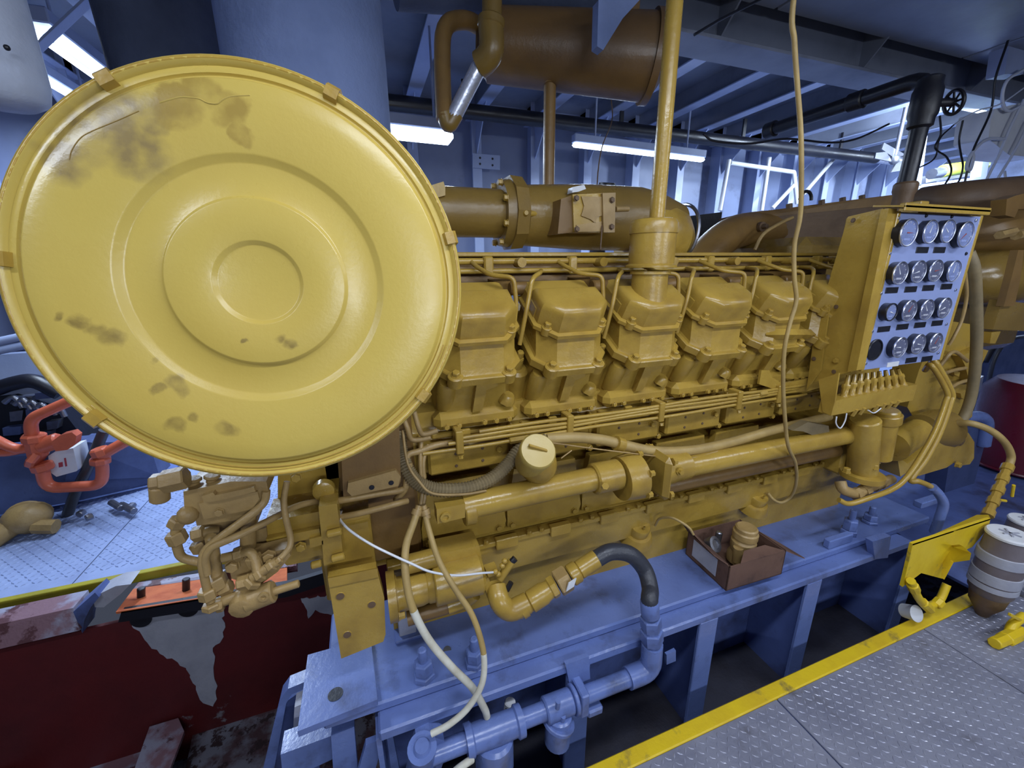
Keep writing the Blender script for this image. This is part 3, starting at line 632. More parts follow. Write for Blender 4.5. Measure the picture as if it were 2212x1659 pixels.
for x, y in ((1322, 432), (1321, 490), (1245, 428), (1246, 495)): bolt(A(x, y, 1.413), (0, -1, 0), .009, .008, pl, 'darkbrown')
tubeobj('stub', [A(1330, 452, 1.42), A(1357, 451, 1.42)], .010, 'tan', ip, sm=False)
pp(MB(), [(1238, 404), (1262, 399), (1266, 408), (1250, 414), (1236, 416)], 1.46, .04).build('paper_tag', 'white', ip)
# curved turbo inlet casting right of the box
tc_ = thing('turbo_casing', 'rounded yellow casing behind the tall breather cylinder', 'casing', A(1430, 545, 1.65))
q = A(1425, 500, 1.62)
MB().lathe(q-V((.16, 0, 0)), (1, 0, -.12), [(0, .0), (0, .13), (.06, .145), (.16, .14), (.24, .12), (.29, .08), (.29, 0)], 32).build('volute', 'yellow', tc_, 50)
MB().ring(q+V((.10, 0, -.012)), (1, 0, -.12), .128, .008, 32, 6).build('volute_rim', 'steel', tc_)
# breather cylinder on the third rocker cover, and the tall vent pipe in it
bc = A(1428, 470, 1.13); bz0 = A(1425, 655, 1.13).z; bx = A(1424, 560, 1.13).x
brt = thing('crankcase_breather', 'tall yellow breather cylinder standing on the third rocker cover', 'breather', (bx, 1.16, bz0))
zt = bc.z; h1 = A(1428, 503, 1.13).z; h2 = A(1428, 572, 1.13).z; h3 = A(1426, 592, 1.13).z
pb = V((bx, 1.17, 0))
MB().lathe(pb, (0, 0, 1), [(bz0+.005, .061), (bz0+.02, .059), (h3-.004, .058), (h3, .058), (h3, .066), (h2-.02, .064), (h2-.018, .058)], 32).build('neck', 'yellow', brt, 40)
MB().lathe(pb, (0, 0, 1), [(h2-.008, 0), (h2-.008, .082), (h2-.002, .082), (h2+.004, .0725), (h1, .0725), (h1, 0)], 36).build('body', 'yellow', brt, 40)
MB().lathe(pb, (0, 0, 1), [(h1, 0), (h1, .0755), (zt-.014, .0755), (zt-.003, .068), (zt, .055), (zt, 0)], 36).build('cap', 'yellow', brt, 40)
vt = MB().cyl((bx+.005, 1.165, zt-.005), (bx+.005, 1.165, 3.05), .0235, n=20)
vt.build('vent_pipe', 'yellow', None, label='straight yellow vent pipe rising from the breather to the deckhead', cat='pipe')

# ================================================================== COOLANT PIPE ALONG THE BLOCK
cp = thing('coolant_pipe', 'long yellow coolant pipe with flanged elbow along the engine side', 'pipe', A(1250, 1110, 1.11))
cy = 1.10
pA, pB = A(1000, 1098, cy), A(1285, 1034, cy); pA.z = (pA.z+pB.z)/2; pB.z = pA.z+.006
MB().cyl(pA, pB, .041, n=28).build('pipe_left', 'yellow', cp)
e0 = A(948, 1115, 1.06)
tb = MB().prism([A(943, 1100, 1.06), A(1005, 1088, 1.06), A(1005, 1118, 1.06), A(945, 1132, 1.06)], (0, .05, 0)).build('end_tab', 'yellow', cp)
MB().lathe(A(962, 1116, 1.059), (0, -1, 0), [(0, 0), (0, .016), (.006, .016), (.006, .009), (.002, .008), (.002, 0)], 16).build('tab_plug', 'yellow', tb)
MB().cyl(A(1000, 1103, cy), A(1025, 1098, cy), .048, n=12, ch=.004).build('end_cap', 'yellow', cp)
MB().cyl(pB-V((.01, 0, 0)), pB+V((.095, 0, 0)), .054, n=28, ch=.006).build('clamp_sleeve', 'yellow', cp)
vc = pB+V((.15, 0, -.02))
MB().lathe(vc-V((.05, 0, 0)), axX, [(0, .04), (0, .078), (.03, .082), (.075, .084), (.075, .075)], 28).build('housing', 'yellow', cp)
for k in range(6):
    an = math.radians(30+60*k); bolt(vc+V((.02, math.cos(an)*.082, math.sin(an)*.082)), (1, 0, 0), .011, .02, cp)
MB().cyl(A(1308, 1050, 1.04), A(1308, 1050, 1.02), .012, n=6).build('drain_plug', 'yellow', cp)
fl = MB().box(vc+V((.105, 0, .0)), (.028, .165, .17), .02).build('square_flange', 'yellow', cp)
for dy in (-.065, .065):
    for dz in (-.065, .065): bolt(vc+V((.12, dy, dz)), (1, 0, 0), .012, .018, fl)
el = A(1437, 1012, cy)
pC, pD = A(1480, 1008, cy), A(1840, 940, cy); pC.z = (pC.z+pD.z)*.5+.008; pD.z = pC.z-.01
MB().lathe(vc+V((.12, 0, .0)), axX, [(0, .058), (.03, .058), (.06, .054), (pC.x-vc.x-.12, .052)], 24).build('elbow', 'yellow', cp)
MB().lathe(A(1467, 1017, 1.045), (0, -1, 0), [(0, .016), (.006, .016), (.006, .010), (.016, .010), (.016, 0)], 6).build('vent_plug', 'yellow', cp)
MB().cyl(pC-V((.02, 0, 0)), pD, .040, n=28).build('pipe_right', 'yellow', cp)
MB().cyl(pC+V((-.1, .05, -.10)), pD+V((0, .05, -.10)), .032, n=20).build('lower_pipe', 'brown', cp)
# filler bulb with T-handle cap
fb = thing('oil_filler', 'bulbous yellow oil filler with a T-bar cap on the engine side', 'filler', A(1165, 1040, 1.10))
q0 = A(1165, 1003, 1.06); axf = V((-.06, -.72, .69)).normalized(); qt = A(1162, 974, 1.02)
q0 = qt-axf*.10
MB().lathe(q0, axf, [(-.03, 0), (-.03, .045), (0, .050), (.045, .052), (.075, .051), (.078, .0555), (.100, .0555), (.106, .051), (.106, 0)], 32).build('filler_neck', 'lid', fb, 40)
MB().sphere(q0+V((.034, .02, -.026)), .063, 24).build('filler_bulb', 'yellow', fb)
t1, t2 = q0+axf*.104+V((-.028, .006, .012)), q0+axf*.104+V((.026, -.006, -.010))
MB().obox(t1, t2-t1, V((0, .006, .006)), axf*.012, .002).build('cap_bar', 'yellow', fb)
tubeobj('chain_pin', PT([(1212, 990, 1.03), (1235, 973, 1.03)]), .0022, 'tan', fb, sm=False)
# corrugated harness conduit
hc = thing('harness_conduit', 'dusty corrugated wiring conduit sagging behind the oil filler', 'conduit', A(1000, 1060, 1.12))
def corr(i, t): return .021+(.0018 if i % 2 else -.0018)
P1 = smooth(PT([(862, 930, 1.2), (866, 975, 1.18), (880, 1015, 1.14), (905, 1045, 1.12), (950, 1058, 1.11), (1010, 1055, 1.11), (1060, 1035, 1.12), (1095, 1005, 1.14), (1125, 970, 1.16), (1180, 948, 1.16)]), 16)
MB().tube(P1, .02, 12, corr).build('conduit_left', 'conduit', hc, 0)
P2 = smooth(PT([(1180, 948, 1.16), (1240, 945, 1.15), (1300, 950, 1.14), (1350, 962, 1.13), (1420, 975, 1.12), (1500, 972, 1.12), (1580, 955, 1.13), (1660, 932, 1.14), (1740, 912, 1.15), (1790, 900, 1.16)]), 12)
MB().tube(P2, .019, 12).build('conduit_right', 'tanhose', hc, 60)
MB().cyl(A(1330, 957, 1.13), A(1344, 961, 1.13), .026, n=14).build('conduit_band', 'yellow', hc)
tubeobj('loose_wire', PT([(1180, 955, 1.13), (1330, 975, 1.1), (1480, 990, 1.09), (1550, 975, 1.1)]), .0025, 'tan', hc)
MB().prism(PT([(1712, 930), (1745, 912), (1790, 920), (1792, 936), (1770, 946), (1735, 932)], 1.09), (0, .03, 0)).build('taped_end', 'conduit', hc)
tubeobj('bypass_tube', PT([(855, 1080, 1.15), (875, 1055, 1.13), (878, 1020, 1.14), (880, 985, 1.16), (905, 975, 1.17), (950, 960, 1.18), (1010, 955, 1.2)]), .010, 'tan', None, label='bent tan oil tube beside the conduit at the rear housing', cat='tube')
tubeobj('earth_wire', PT([(870, 930, 1.18), (880, 1000, 1.12), (905, 1040, 1.09), (935, 1066, 1.08), (1000, 1068, 1.08), (1050, 1060, 1.09)]), .004, 'tan', None, label='thin tan wire looping under the corrugated conduit', cat='wire')

# ================================================================== INSTRUMENT PANEL
PY = 1.0; px0, px1, pz0, pz1 = 1.802, 2.318, 1.192, 1.773
ins = thing('instrument_panel', 'yellow gauge cabinet with sixteen round gauges in a steel face', 'gauge panel', (2.06, 1.1, pz0))
MB().span((px0, PY+.004, pz0), (px1, PY+.17, pz1), .006).build('cabinet', 'yellow', ins)
for s in ((px0-.004, px0+.012), (px1-.012, px1+.004)): MB().span((s[0], PY-.006, pz0), (s[1], PY+.05, pz1), .002).build('face_edge', 'yellow', ins)
fp = MB().span((px0+.006, PY-.004, pz0+.004), (px1-.006, PY+.004, pz1-.004), .001).build('face_plate', 'plate', ins)
MB().prism([AX(1903, 452, px0-.048), AX(1920, 450, px0-.048), AX(1850, 800, px0-.048), AX(1830, 804, px0-.048)], (.046, 0, 0)).build('side_strip', 'yellow', ins)
hA, hB = A(1956, 447, .955), A(2141, 456, .955); hB.z = hA.z
MB().prism([hA, hB, hB+V((0, .10, .012)), hA+V((0, .10, .012))], (0, 0, .006)).build('rain_hood', 'yellow', ins)
MB().obox(hA+V((0, 0, -.012)), hB-hA, (0, .006, 0), (0, 0, .026), .002).build('hood_lip', 'yellow', ins)
MB().span((2.02, PY+.05, pz1), (2.07, PY+.12, pz1+.05), .003).build('hood_bracket', 'yellow', ins)
rows = [[(1958, 503), (2005, 501), (2043, 500), (2081, 507)], [(1940, 590), (1980, 587), (2017, 585), (2056, 586)],
        [(1921, 674), (1960, 671), (1998, 669), (2036, 665)], [(1899, 757), (1940, 750), (1980, 743), (2017, 740)]]
for r, row in enumerate(rows):
    for c, (x, y) in enumerate(row):
        q = A(x, y, PY-.022); q.y = PY
        rad = .0475 if (r == 0 and c in (0, 3)) else (.034 if (r, c) == (2, 0) else (.042 if r == 3 and c == 0 else .0415))
        bl = (r, c) == (3, 0)
        dep = .010 if bl else .030
        g = MB().lathe(q, (0, -1, 0), [(0, rad*.96), (dep-.006, rad*.96), (dep-.004, rad), (dep-.003, rad*.98), (dep-.003, rad*.8)], 32).build('gauge', 'black', ins, 40)
        MB().lathe(q, (0, -1, 0), [(dep-.004, rad*.97), (dep-.003, rad*1.0), (dep, rad*1.0), (dep+.002, rad*.95), (dep+.001, rad*.88), (dep-.004, rad*.87)], 36).build('bezel', 'black' if bl or (r, c) == (2, 0) else 'chrome', g, 40)
        pale = (r == 0) or (r, c) in ((1, 3), (2, 0))
        MB().lathe(q, (0, -1, 0), [(dep-.004, 0), (dep-.004, rad*.92), (dep-.0025, rad*.92), (dep-.0025, 0)], 32).build('dial', 'black' if bl else ('dialpale' if pale else 'dial'), g, 40)
        if not bl:
            f = q+V((0, -(dep-.0024), 0)); an = math.radians((40+73*c+121*r) % 260-40); d = V((math.cos(an), 0, math.sin(an))); pr_ = V((-d.z, 0, d.x))
            MB().prism([f-d*rad*.12+pr_*.0022, f-d*rad*.12-pr_*.0022, f+d*rad*.62], (0, -.0012, 0)).build('needle', 'needle' if (r+c) % 3 == 0 else 'white', g, 0)
            tk = MB()
            for k in range(9):
                an = math.radians(-45+270*k/8); d = V((math.cos(an), 0, math.sin(an))); pr_ = V((-d.z, 0, d.x))*.0012
                tk.prism([f+d*rad*.66+pr_, f+d*rad*.66-pr_, f+d*rad*.8-pr_, f+d*rad*.8+pr_], (0, -.0008, 0))
            tk.build('dial_ticks', 'patch', g, 0)
            MB().obox(f+V((-rad*.35, 0, -rad*.55)), (rad*.7, 0, 0), (0, -.0008, 0), (0, 0, rad*.16)).build('dial_window', 'patch' if not pale else 'plate', g, 0)
tags = [(1993, 540), (2030, 540), (1927, 627), (1968, 625), (2006, 622), (2045, 619), (1910, 711), (1950, 706), (1988, 702), (2025, 698), (1969, 778), (2003, 775)]
for x, y in tags:
    q = A(x, y, PY-.006)
    MB().span((q.x-.036, PY-.0065, q.z-.011), (q.x+.036, PY-.0035, q.z+.011), .001).build('name_plate', 'black', ins)
q = A(1929, 787, PY-.006); MB().span((q.x-.036, PY-.007, q.z-.010), (q.x+.036, PY-.0035, q.z+.010), .001).build('paper_label', 'white', ins)
for x, y in ((1941, 471), (1922, 548), (1903, 634), (1884, 716), (1870, 785), (2108, 476), (2087, 548), (2064, 626), (2044, 700), (2026, 762), (2001, 466), (2056, 468)):
    q = A(x, y, PY-.005); q.y = PY-.004; bolt(q, (0, -1, 0), .0055, .004, ins, 'chrome' if x not in (2087, 2001, 2056) else 'black', 'screw', 10)
# mounting bracket of the panel, with the bowed strap to the engine
pk = thing('panel_bracket', 'tall yellow drilled bracket carrying the gauge panel', 'bracket', (1.78, 1.25, 1.05))
bxp = px0-.03
MB().prism([AX(1832, 468, bxp), AX(1908, 450, bxp), AX(1838, 804, bxp), AX(1800, 812, bxp), AX(1752, 828, bxp), AX(1762, 740, bxp), AX(1766, 690, bxp)], (.008, 0, 0)).build('side_plate', 'yellow', pk)
MB().prism([AX(1770, 640, bxp-.012), AX(1790, 625, bxp-.012), AX(1793, 650, bxp-.012), AX(1772, 800, bxp-.012), AX(1742, 842, bxp-.012), AX(1748, 800, bxp-.012)], (.008, 0, 0)).build('ear_plate', 'yellow', pk)
for x, y in ((1843, 476), (1806, 663), (1786, 634), (1758, 775), (1801, 803)): bolt(AX(x, y, bxp-.014), (-1, 0, 0), .007, .003, pk, 'darkbrown', n=10)
bolt(AX(1806, 779, bxp-.005), (-1, 0, 0), .010, .008, pk)
MB().tube(smooth(PT([(1756, 722, 1.19), (1720, 722, 1.12), (1690, 722, 1.12), (1655, 722, 1.16)]), 8), .02, 4).build('strap', 'yellow', pk, 30)
MB().prism(PT([(1690, 828), (1850, 800), (1850, 815), (1745, 845), (1700, 850), (1640, 830), (1645, 800), (1662, 800), (1668, 815)], 1.17), (0, .01, 0)).build('foot_plate', 'yellow', pk)
# sensor manifold hanging under the panel
mf = thing('sensor_manifold', 'yellow hose manifold block with a row of fittings under the gauge panel', 'manifold', A(1880, 890, 1.0))
mb0 = A(1802, 880, 1.0); mb1 = A(1980, 842, 1.0)
MB().prism([A(1795, 898, 1.0), A(1803, 866, 1.0), A(1982, 830, 1.0), A(1972, 865, 1.0)], (0, .05, 0)).build('manifold_bar', 'yellow', mf)
mx_ = A(1800, 868, 1.0).x
MB().prism([AX(1768, 820, mx_), AX(1812, 806, mx_), AX(1803, 868, mx_), AX(1795, 898, mx_), AX(1777, 890, mx_)], (.007, 0, 0)).build('manifold_cheek', 'yellow', mf)
for i in range(9):
    t = (i+.6)/9.4; top = A(1825+(1950-1825)*t, 812+(795-812)*t, 1.04); bot = A(1811+(1966-1811)*t, 868+(836-868)*t, 1.02)
    d = (top-bot); f = MB().lathe(bot, d, [(0, 0), (0, .015), (.02, .015), (.024, .012), (.05, .012), (.055, .015), (.066, .015), (.07, .009), (d.length, .007), (d.length, 0)], 8).build('hose_fitting', 'yellow', mf)
for x in (1850, 1866, 1896, 1911, 1926, 1941):
    q = A(x, 884-(x-1850)*.21, 1.0); MB().cyl(q, q+V((0, .01, -.03)), .009, n=8).build('lower_plug', 'yellow', mf)
tubeobj('test_lead', PT([(1807, 900, 1.0), (1806, 915, 1.0), (1815, 925, 1.0), (1825, 910, 1.0), (1829, 893, 1.0)]), .0025, 'white', mf)
tubeobj('test_lead', PT([(1875, 886, 1.0), (1888, 892, 1.0), (1903, 882, 1.0)]), .0025, 'white', mf)

# ================================================================== FRONT END PUMP AND PIPEWORK
fp_ = thing('water_pump', 'yellow water pump casting with twin barrels under the sensor manifold', 'pump', A(1870, 1025, 1.08))
MB().cyl(A(1862, 1020, 1.06), A(1868, 905, 1.06), .058, n=24, ch=.006).build('barrel', 'yellow', fp_)
MB().cyl(A(1898, 990, 1.10), A(1916, 885, 1.10), .050, n=24, ch=.006).build('barrel', 'yellow', fp_)
MB().cyl(A(1912, 912, 1.10), A(1915, 893, 1.10), .060, n=24, ch=.004).build('barrel_cap', 'yellow', fp_)
MB().lathe(A(1862, 1026, 1.06), (0, 0, 1), [(-.012, 0), (-.012, .085), (.012, .085), (.018, .07), (.018, 0)], 20).build('base_flange', 'yellow', fp_)
for x, y in ((1828, 1020), (1888, 1012)): bolt(A(x, y, 1.01), (0, 0, 1), .014, .02, fp_)
MB().cyl(A(1925, 965, 1.13), A(1985, 930, 1.16), .075, .062, n=24).build('suction_horn', 'yellow', fp_)
MB().lathe(A(1985, 930, 1.18), (1, 0, -.1), [(0, .05), (.01, .085), (.10, .10), (.20, .11), (.22, .09), (.22, 0)], 24).build('pump_body', 'browny', fp_)
tubeobj('drain_elbow', PT([(1815, 1040, 1.05), (1820, 1058, 1.03), (1848, 1068, 1.02), (1880, 1052, 1.02), (1925, 1035, 1.05)]), .022, 'tan', fp_, rad=.03)
for x, y, Y in ((1850, 1066, 1.02), (1868, 1058, 1.02), (1890, 1048, 1.03), (1905, 1042, 1.04)): MB().cyl(A(x-5, y+3, Y), A(x+5, y-2, Y), .027, n=8).build('union_nut', 'tan', fp_)
fa = thing('front_mount', 'chunky yellow front mounting arm with round end holes', 'bracket', A(2000, 1040, 1.12))
pp(MB(), [(1938, 985), (1960, 1002), (2035, 950), (2060, 935), (2092, 935), (2105, 955), (2104, 990), (2095, 1003), (2075, 1006), (2060, 1000), (2045, 1010), (1985, 1028), (1960, 1020), (1945, 1030)], 1.1, .10).build('arm', 'yellow', fa)
bolt(A(2078, 953, 1.095), (0, -1, 0), .022, .004, fa, 'darkbrown', n=12); bolt(A(2066, 1003, 1.09), (0, -1, 0), .016, .02, fa)
gc = thing('gear_cover', 'yellow front gear cover right of the gauge panel', 'cover', A(2030, 950, 1.3))
pp(MB(), [(1985, 800), (2030, 690), (2095, 700), (2112, 760), (2100, 900), (2050, 940), (1990, 930), (1960, 880)], 1.28, .12).build('cover_body', 'yellow', gc)
pp(MB(), [(2075, 770), (2115, 752), (2135, 757), (2122, 785), (2112, 830), (2095, 830), (2085, 790)], 1.24, .05).build('cover_lug', 'yellow', gc)
for x, y in ((2060, 800), (2075, 850), (2050, 880)): pp(MB(), [(x, y), (x+14, y+4), (x+12, y+14), (x+2, y+10)], 1.255, .03).build('cover_pad', 'yellow', gc)
for i, pts in enumerate(([(2090, 780), (2060, 760), (2035, 785), (2025, 800)], [(2085, 795), (2060, 800), (2030, 810)], [(2095, 820), (2070, 828), (2050, 840)])):
    tubeobj('cover_pipe', PT(pts, 1.24), .010, 'tan', gc)
# twin formed pipes with band, and big breather hose at right of panel
tubeobj('formed_pipe', PT([(1998, 800, 1.12), (2012, 790, 1.08), (2045, 845, 1.04), (2042, 870, 1.03), (2020, 930, 1.0), (1990, 985, .98), (1955, 1035, .97), (1925, 1058, .97), (1880, 1075, .98), (1835, 1088, 1.0), (1812, 1080, 1.02)]), .0115, 'yellow', None, k=8, label='inner formed yellow pipe sweeping down from the gear cover', cat='pipe')
tubeobj('formed_pipe', PT([(2010, 785, 1.12), (2020, 782, 1.08), (2055, 845, 1.04), (2052, 872, 1.03), (2030, 935, 1.0), (2000, 992, .98), (1968, 1036, .97), (1985, 1040, .95), (2012, 1052, .94), (2030, 1070, .93), (2038, 1090, .92), (2030, 1118, .92), (2018, 1150, .93)]), .0125, 'yellow', None, k=8, label='outer formed pipe running from the gear cover to the bed end', cat='pipe')
tubeobj('drain_hose', PT([(2013, 1052, .935), (2030, 1070, .925), (2038, 1090, .915), (2030, 1118, .915), (2018, 1150, .925)]), .0195, 'bed', None, k=8, label='pale blue drain hose dropping into the right end of the bed', cat='hose')
tubeobj('breather_hose', PT([(2092, 545, 1.14), (2104, 580, 1.12), (2108, 640, 1.12), (2110, 720, 1.12), (2106, 800, 1.12), (2094, 870, 1.12), (2070, 920, 1.12), (2040, 942, 1.12), (2020, 945, 1.13)]), .0225, 'conduit', None, n=14, k=8, label='thick tan breather hose curving down beside the gauge panel', cat='hose')
tubeobj('panel_lead', PT([(2085, 590, 1.13), (2088, 640, 1.13), (2078, 690, 1.13), (2062, 725, 1.13), (2050, 745, 1.14)]), .007, 'tan', None, label='thin tan lead behind the right edge of the gauge panel', cat='wire')

# ================================================================== STARTER, ELBOW, HOSE, BLUE PIPE
st = thing('starter_motor', 'yellow starter motor lying below the coolant pipe at the flywheel end', 'starter motor', A(950, 1345, 1.08))
s0, s1 = A(838, 1290, 1.10), A(1048, 1262, 1.10); s1.z = s0.z+.004; sx = V((1, 0, 0))
L = s1.x-s0.x
MB().lathe(s0, sx, [(0, 0), (0, .075), (.025, .075), (.027, .058), (.03, .058)], 24).build('mount_flange', 'yellow', st)
for k in range(4):
    an = math.radians(200+50*k); bolt(s0+V((.026, math.cos(an)*.066, math.sin(an)*.066)), sx, .010, .018, st)
MB().lathe(s0+V((.028, 0, 0)), sx, [(0, .052), (.075, .050), (.09, .046), (.095, .05), (.13, .052), (.135, .045)], 24).build('nose', 'yellow', st)
MB().lathe(s0+V((.14, 0, 0)), sx, [(0, 0), (0, .060), (.004, .064), (.03, .064), (L-.16, .064), (L-.15, .054), (L-.15, 0)], 28).build('body', 'yellow', st)
MB().prism(PT([(932, 1200), (1035, 1178), (1050, 1250), (938, 1260)], 1.12), (0, .08, 0)).build('relay_case', 'yellow', st)
MB().cyl(s0+V((.05, .02, .085)), s0+V((.16, .02, .088)), .030, n=18, ch=.004).build('solenoid', 'yellow', st)
MB().cyl(s0+V((.05, 0, -.10)), s0+V((.19, 0, -.095)), .024, n=16).build('lower_tube', 'brown', st)
tubeobj('lower_elbow', [s0+V((.18, 0, -.095)), s0+V((.24, 0, -.09)), s0+V((.27, -.01, -.06))], .028, 'yellow', st, rad=.03)
pp(MB(), [(1042, 1252), (1080, 1240), (1095, 1290), (1060, 1310)], 1.06, .06).build('end_block', 'yellow', st)
# relay valve cluster behind the elbow
rv = thing('relay_valve', 'small yellow relay valve with black tipped ends beside the starter', 'valve', A(1100, 1280, 1.06))
MB().cyl(A(1080, 1250, 1.06), A(1105, 1212, 1.06), .014, n=10).build('body', 'yellow', rv)
MB().cyl(A(1103, 1216, 1.06), A(1113, 1206, 1.06), .011, n=10).build('tip', 'black', rv)
MB().cyl(A(1095, 1275, 1.05), A(1104, 1258, 1.05), .009, n=8).build('tip', 'black', rv)
for x, y in ((1085, 1222), (1090, 1212), (1076, 1240), (1070, 1235)): MB().sphere(A(x, y, 1.05), .010, 8).build('nut', 'yellow', rv)
pp(MB(), [(1052, 1238), (1075, 1230), (1080, 1250), (1058, 1256)], 1.06, .04).build('port_block', 'yellow', rv)
# elbow and hydraulic hose
hs = thing('hydraulic_hose', 'thick black hydraulic hose arching from a yellow elbow over the bed', 'hose', AZ(1110, 1335, BZ))
hy = 1.02
tubeobj('elbow', PT([(1072, 1268, 1.07), (1078, 1300, 1.03), (1100, 1322, hy), (1140, 1302, hy)]), .034, 'yellow', hs, 18, rad=.05)
seg = PT([(1118, 1318, hy), (1290, 1206, hy)]); dv = (seg[1]-seg[0]); Lh = dv.length
pr = [(0, .030), (.01, .030), (.01, .036), (.03, .036), (.03, .030), (.045, .030), (.05, .036), (.10, .036), (.11, .032), (.125, .030)]
MB().lathe(seg[0], dv, pr, 20).build('swivel_end', 'yellow', hs)
for k, (t0, t1, r, mm) in enumerate(((.125, .150, .037, 'yellow'), (.155, .20, .044, 'tan'), (.205, .24, .036, 'yellow'), (.24, Lh, .031, 'yellow'))):
    MB().cyl(seg[0]+dv.normalized()*t0, seg[0]+dv.normalized()*t1, r, n=6 if k < 2 else 18, ch=.004).build('hex_nut' if k < 2 else 'ferrule', mm, hs, 30)
q = seg[0]+dv.normalized()*.178
MB().obox(q+V((-.012, -.044, .0)), dv.normalized()*.03, (0, -.004, 0), (0.008, 0, .03)).build('white_paint_mark', 'white', hs)
hp_ = PT([(1285, 1209, hy), (1320, 1192, hy-.005), (1362, 1198, hy-.02), (1392, 1230, hy-.04), (1404, 1270, hy-.085), (1403, 1292, .905), (1403, 1308, .90)])
MB().tube(smooth(hp_, 10), .0285, 18).build('hose_sleeve', 'rubber', hs, 60)
by = .90
bp = thing('raw_water_pipe', 'blue painted pipe with strainer running under the front edge of the bed', 'pipe', A(1200, 1600, by))
vt0 = A(1403, 1300, by); vt1 = A(1410, 1405, by)
MB().lathe(vt0, vt1-vt0, [(-.01, .024), (0, .031), (.055, .031), (.056, .026), (.06, .026)], 18).build('hose_tail', 'bed', bp)
for t0, t1, r in ((.30, .52, .036), (.56, .80, .039)): MB().cyl(vt0.lerp(vt1, t0), vt0.lerp(vt1, t1), r, n=6, ch=.004).build('hex_union', 'bed', bp, 30)
MB().cyl(vt0.lerp(vt1, .5), vt0.lerp(vt1, 1.0), .030, n=16).build('riser', 'bed', bp)
hz = A(1330, 1475, by).z
b1 = V((vt1.x, by, hz)); xl = A(930, 1640, by).x
b0 = V((xl, by, hz))
tubeobj('elbow', [vt0.lerp(vt1, .85), V((vt1.x, by, hz)), V((vt1.x-.10, by, hz))], .037, 'bed', bp, 18, rad=.05)
MB().cyl((vt1.x-.085, by, hz), (xl, by, hz), .028, n=20).build('pipe_run', 'bed', bp)
xs = A(1205, 1530, by).x
MB().cyl((xs-.05, by, hz), (xs+.05, by, hz), .040, n=20, ch=.005).build('strainer_body', 'bed', bp)
MB().cyl((xs+.05, by, hz), (xs+.064, by, hz), .048, n=18, ch=.003).build('strainer_flange', 'bed', bp)
MB().cyl((xs-.005, by-.01, hz-.15), (xs, by-.01, hz-.02), .043, n=20, ch=.006).build('strainer_bowl', 'bed', bp)
MB().cyl((xs-.005, by-.01, hz-.06), (xs, by-.01, hz-.045), .056, n=20, ch=.003).build('bowl_rim', 'bed', bp)
for dx, dz in ((-.02, .045), (.0, -.03)): MB().cyl((xs+dx, by-.035, hz+dz), (xs+dx, by-.04, hz+dz+.035), .008, n=8).build('thumb_screw', 'bed', bp)
MB().span((xs+.07, by-.035, hz-.05), (xs+.10, by+.04, hz+.045), .004).build('pipe_clamp', 'bed', bp)
MB().span((xs+.10, by-.03, hz-.075), (xs+.16, by+.03, hz-.045), .006).build('clamp_foot', 'bed', bp)
x5 = A(1080, 1600, by).x
MB().lathe((x5-.11, by, hz), sx, [(0, .028), (0, .046), (.02, .047), (.025, .04), (.10, .042), (.16, .040), (.165, .047), (.185, .046), (.185, .028)], 20).build('filter_head', 'bed', bp)
MB().cyl((x5-.02, by, hz-.16), (x5-.02, by, hz-.02), .062, n=22, ch=.01).build('filter_bowl', 'bed', bp)
pp(MB(), [(900, 1605), (930, 1590), (960, 1600), (960, 1640), (940, 1700), (880, 1700)], .905, .05).build('end_bracket', 'bed', bp)
MB().lathe(A(912, 1618, .885), (0, -.2, 1), [(-.12, .036), (0, .036), (.004, .042), (.008, .042), (.008, .026), (.02, .02), (.02, 0)], 20).build('isolation_mount', 'bed', bp)
# white hoses hanging from the crankcase
for nm_, pts_, r_, cut, lb_ in (('a', [(905, 1096, 1.10), (893, 1130, 1.07), (877, 1180, 1.04), (876, 1240, 1.0), (890, 1310, .97), (925, 1380, .95), (975, 1440, .93), (1020, 1485, .92), (1046, 1530, .92), (1052, 1548, .92)], .0112, .46, 'thicker white hose swinging left from the crankcase to the blue pipe'),
        ('b', [(915, 1096, 1.10), (928, 1150, 1.06), (950, 1215, 1.02), (985, 1275, .98), (1018, 1325, .95), (1038, 1380, .92), (1046, 1430, .90), (1040, 1480, .885), (1010, 1530, .88), (970, 1565, .88), (932, 1585, .885)], .0092, .56, 'thinner white hose crossing over and ending at the rubber mount')):
    t_ = thing('white_hose', lb_, 'hose', A(*pts_[-1])); sp_ = smooth(PT(pts_), 8); ci = int(len(sp_)*cut)
    MB().tube(sp_[:ci+1], r_*.97, 12).build('oversprayed_run', 'tanhose', t_, 60)
    MB().tube(sp_[ci:], r_, 12).build('bare_run', 'whitehose', t_, 60)
tubeobj('white_hose', PT([(1020, 1640, .86), (1005, 1650, .85), (985, 1665, .85), (960, 1690, .85)]), .0105, 'whitehose', None, n=12, label='short white hose end below the blue filter bowl', cat='hose')
for nm, (x0, y0, x1, y1, Y) in {'a': (905, 1092, 896, 1118, 1.10), 'b': (914, 1092, 923, 1120, 1.10)}.items():
    p0, p1 = A(x0, y0, Y), A(x1, y1, Y-.015); d = p1-p0
    MB().lathe(p0, d, [(0, 0), (0, .010), (.012, .010), (.012, .016), (.028, .016), (.028, .012), (d.length, .012), (d.length, .0)], 10).build('hose_end_fitting', 'tan', None, label='tan crimped fitting at the top of the '+('thicker' if nm == 'a' else 'thinner')+' white hose', cat='fitting')
tubeobj('riser_tube', PT([(908, 1095, 1.12), (912, 1060, 1.14), (908, 1000, 1.16), (910, 955, 1.18)]), .007, 'tan', None, label='left thin tan riser tube feeding the white hoses', cat='tube')
tubeobj('riser_tube', PT([(914, 1095, 1.12), (918, 1060, 1.14), (914, 1000, 1.16), (925, 960, 1.18)]), .007, 'tan', None, label='right thin tan riser tube feeding the white hoses', cat='tube')
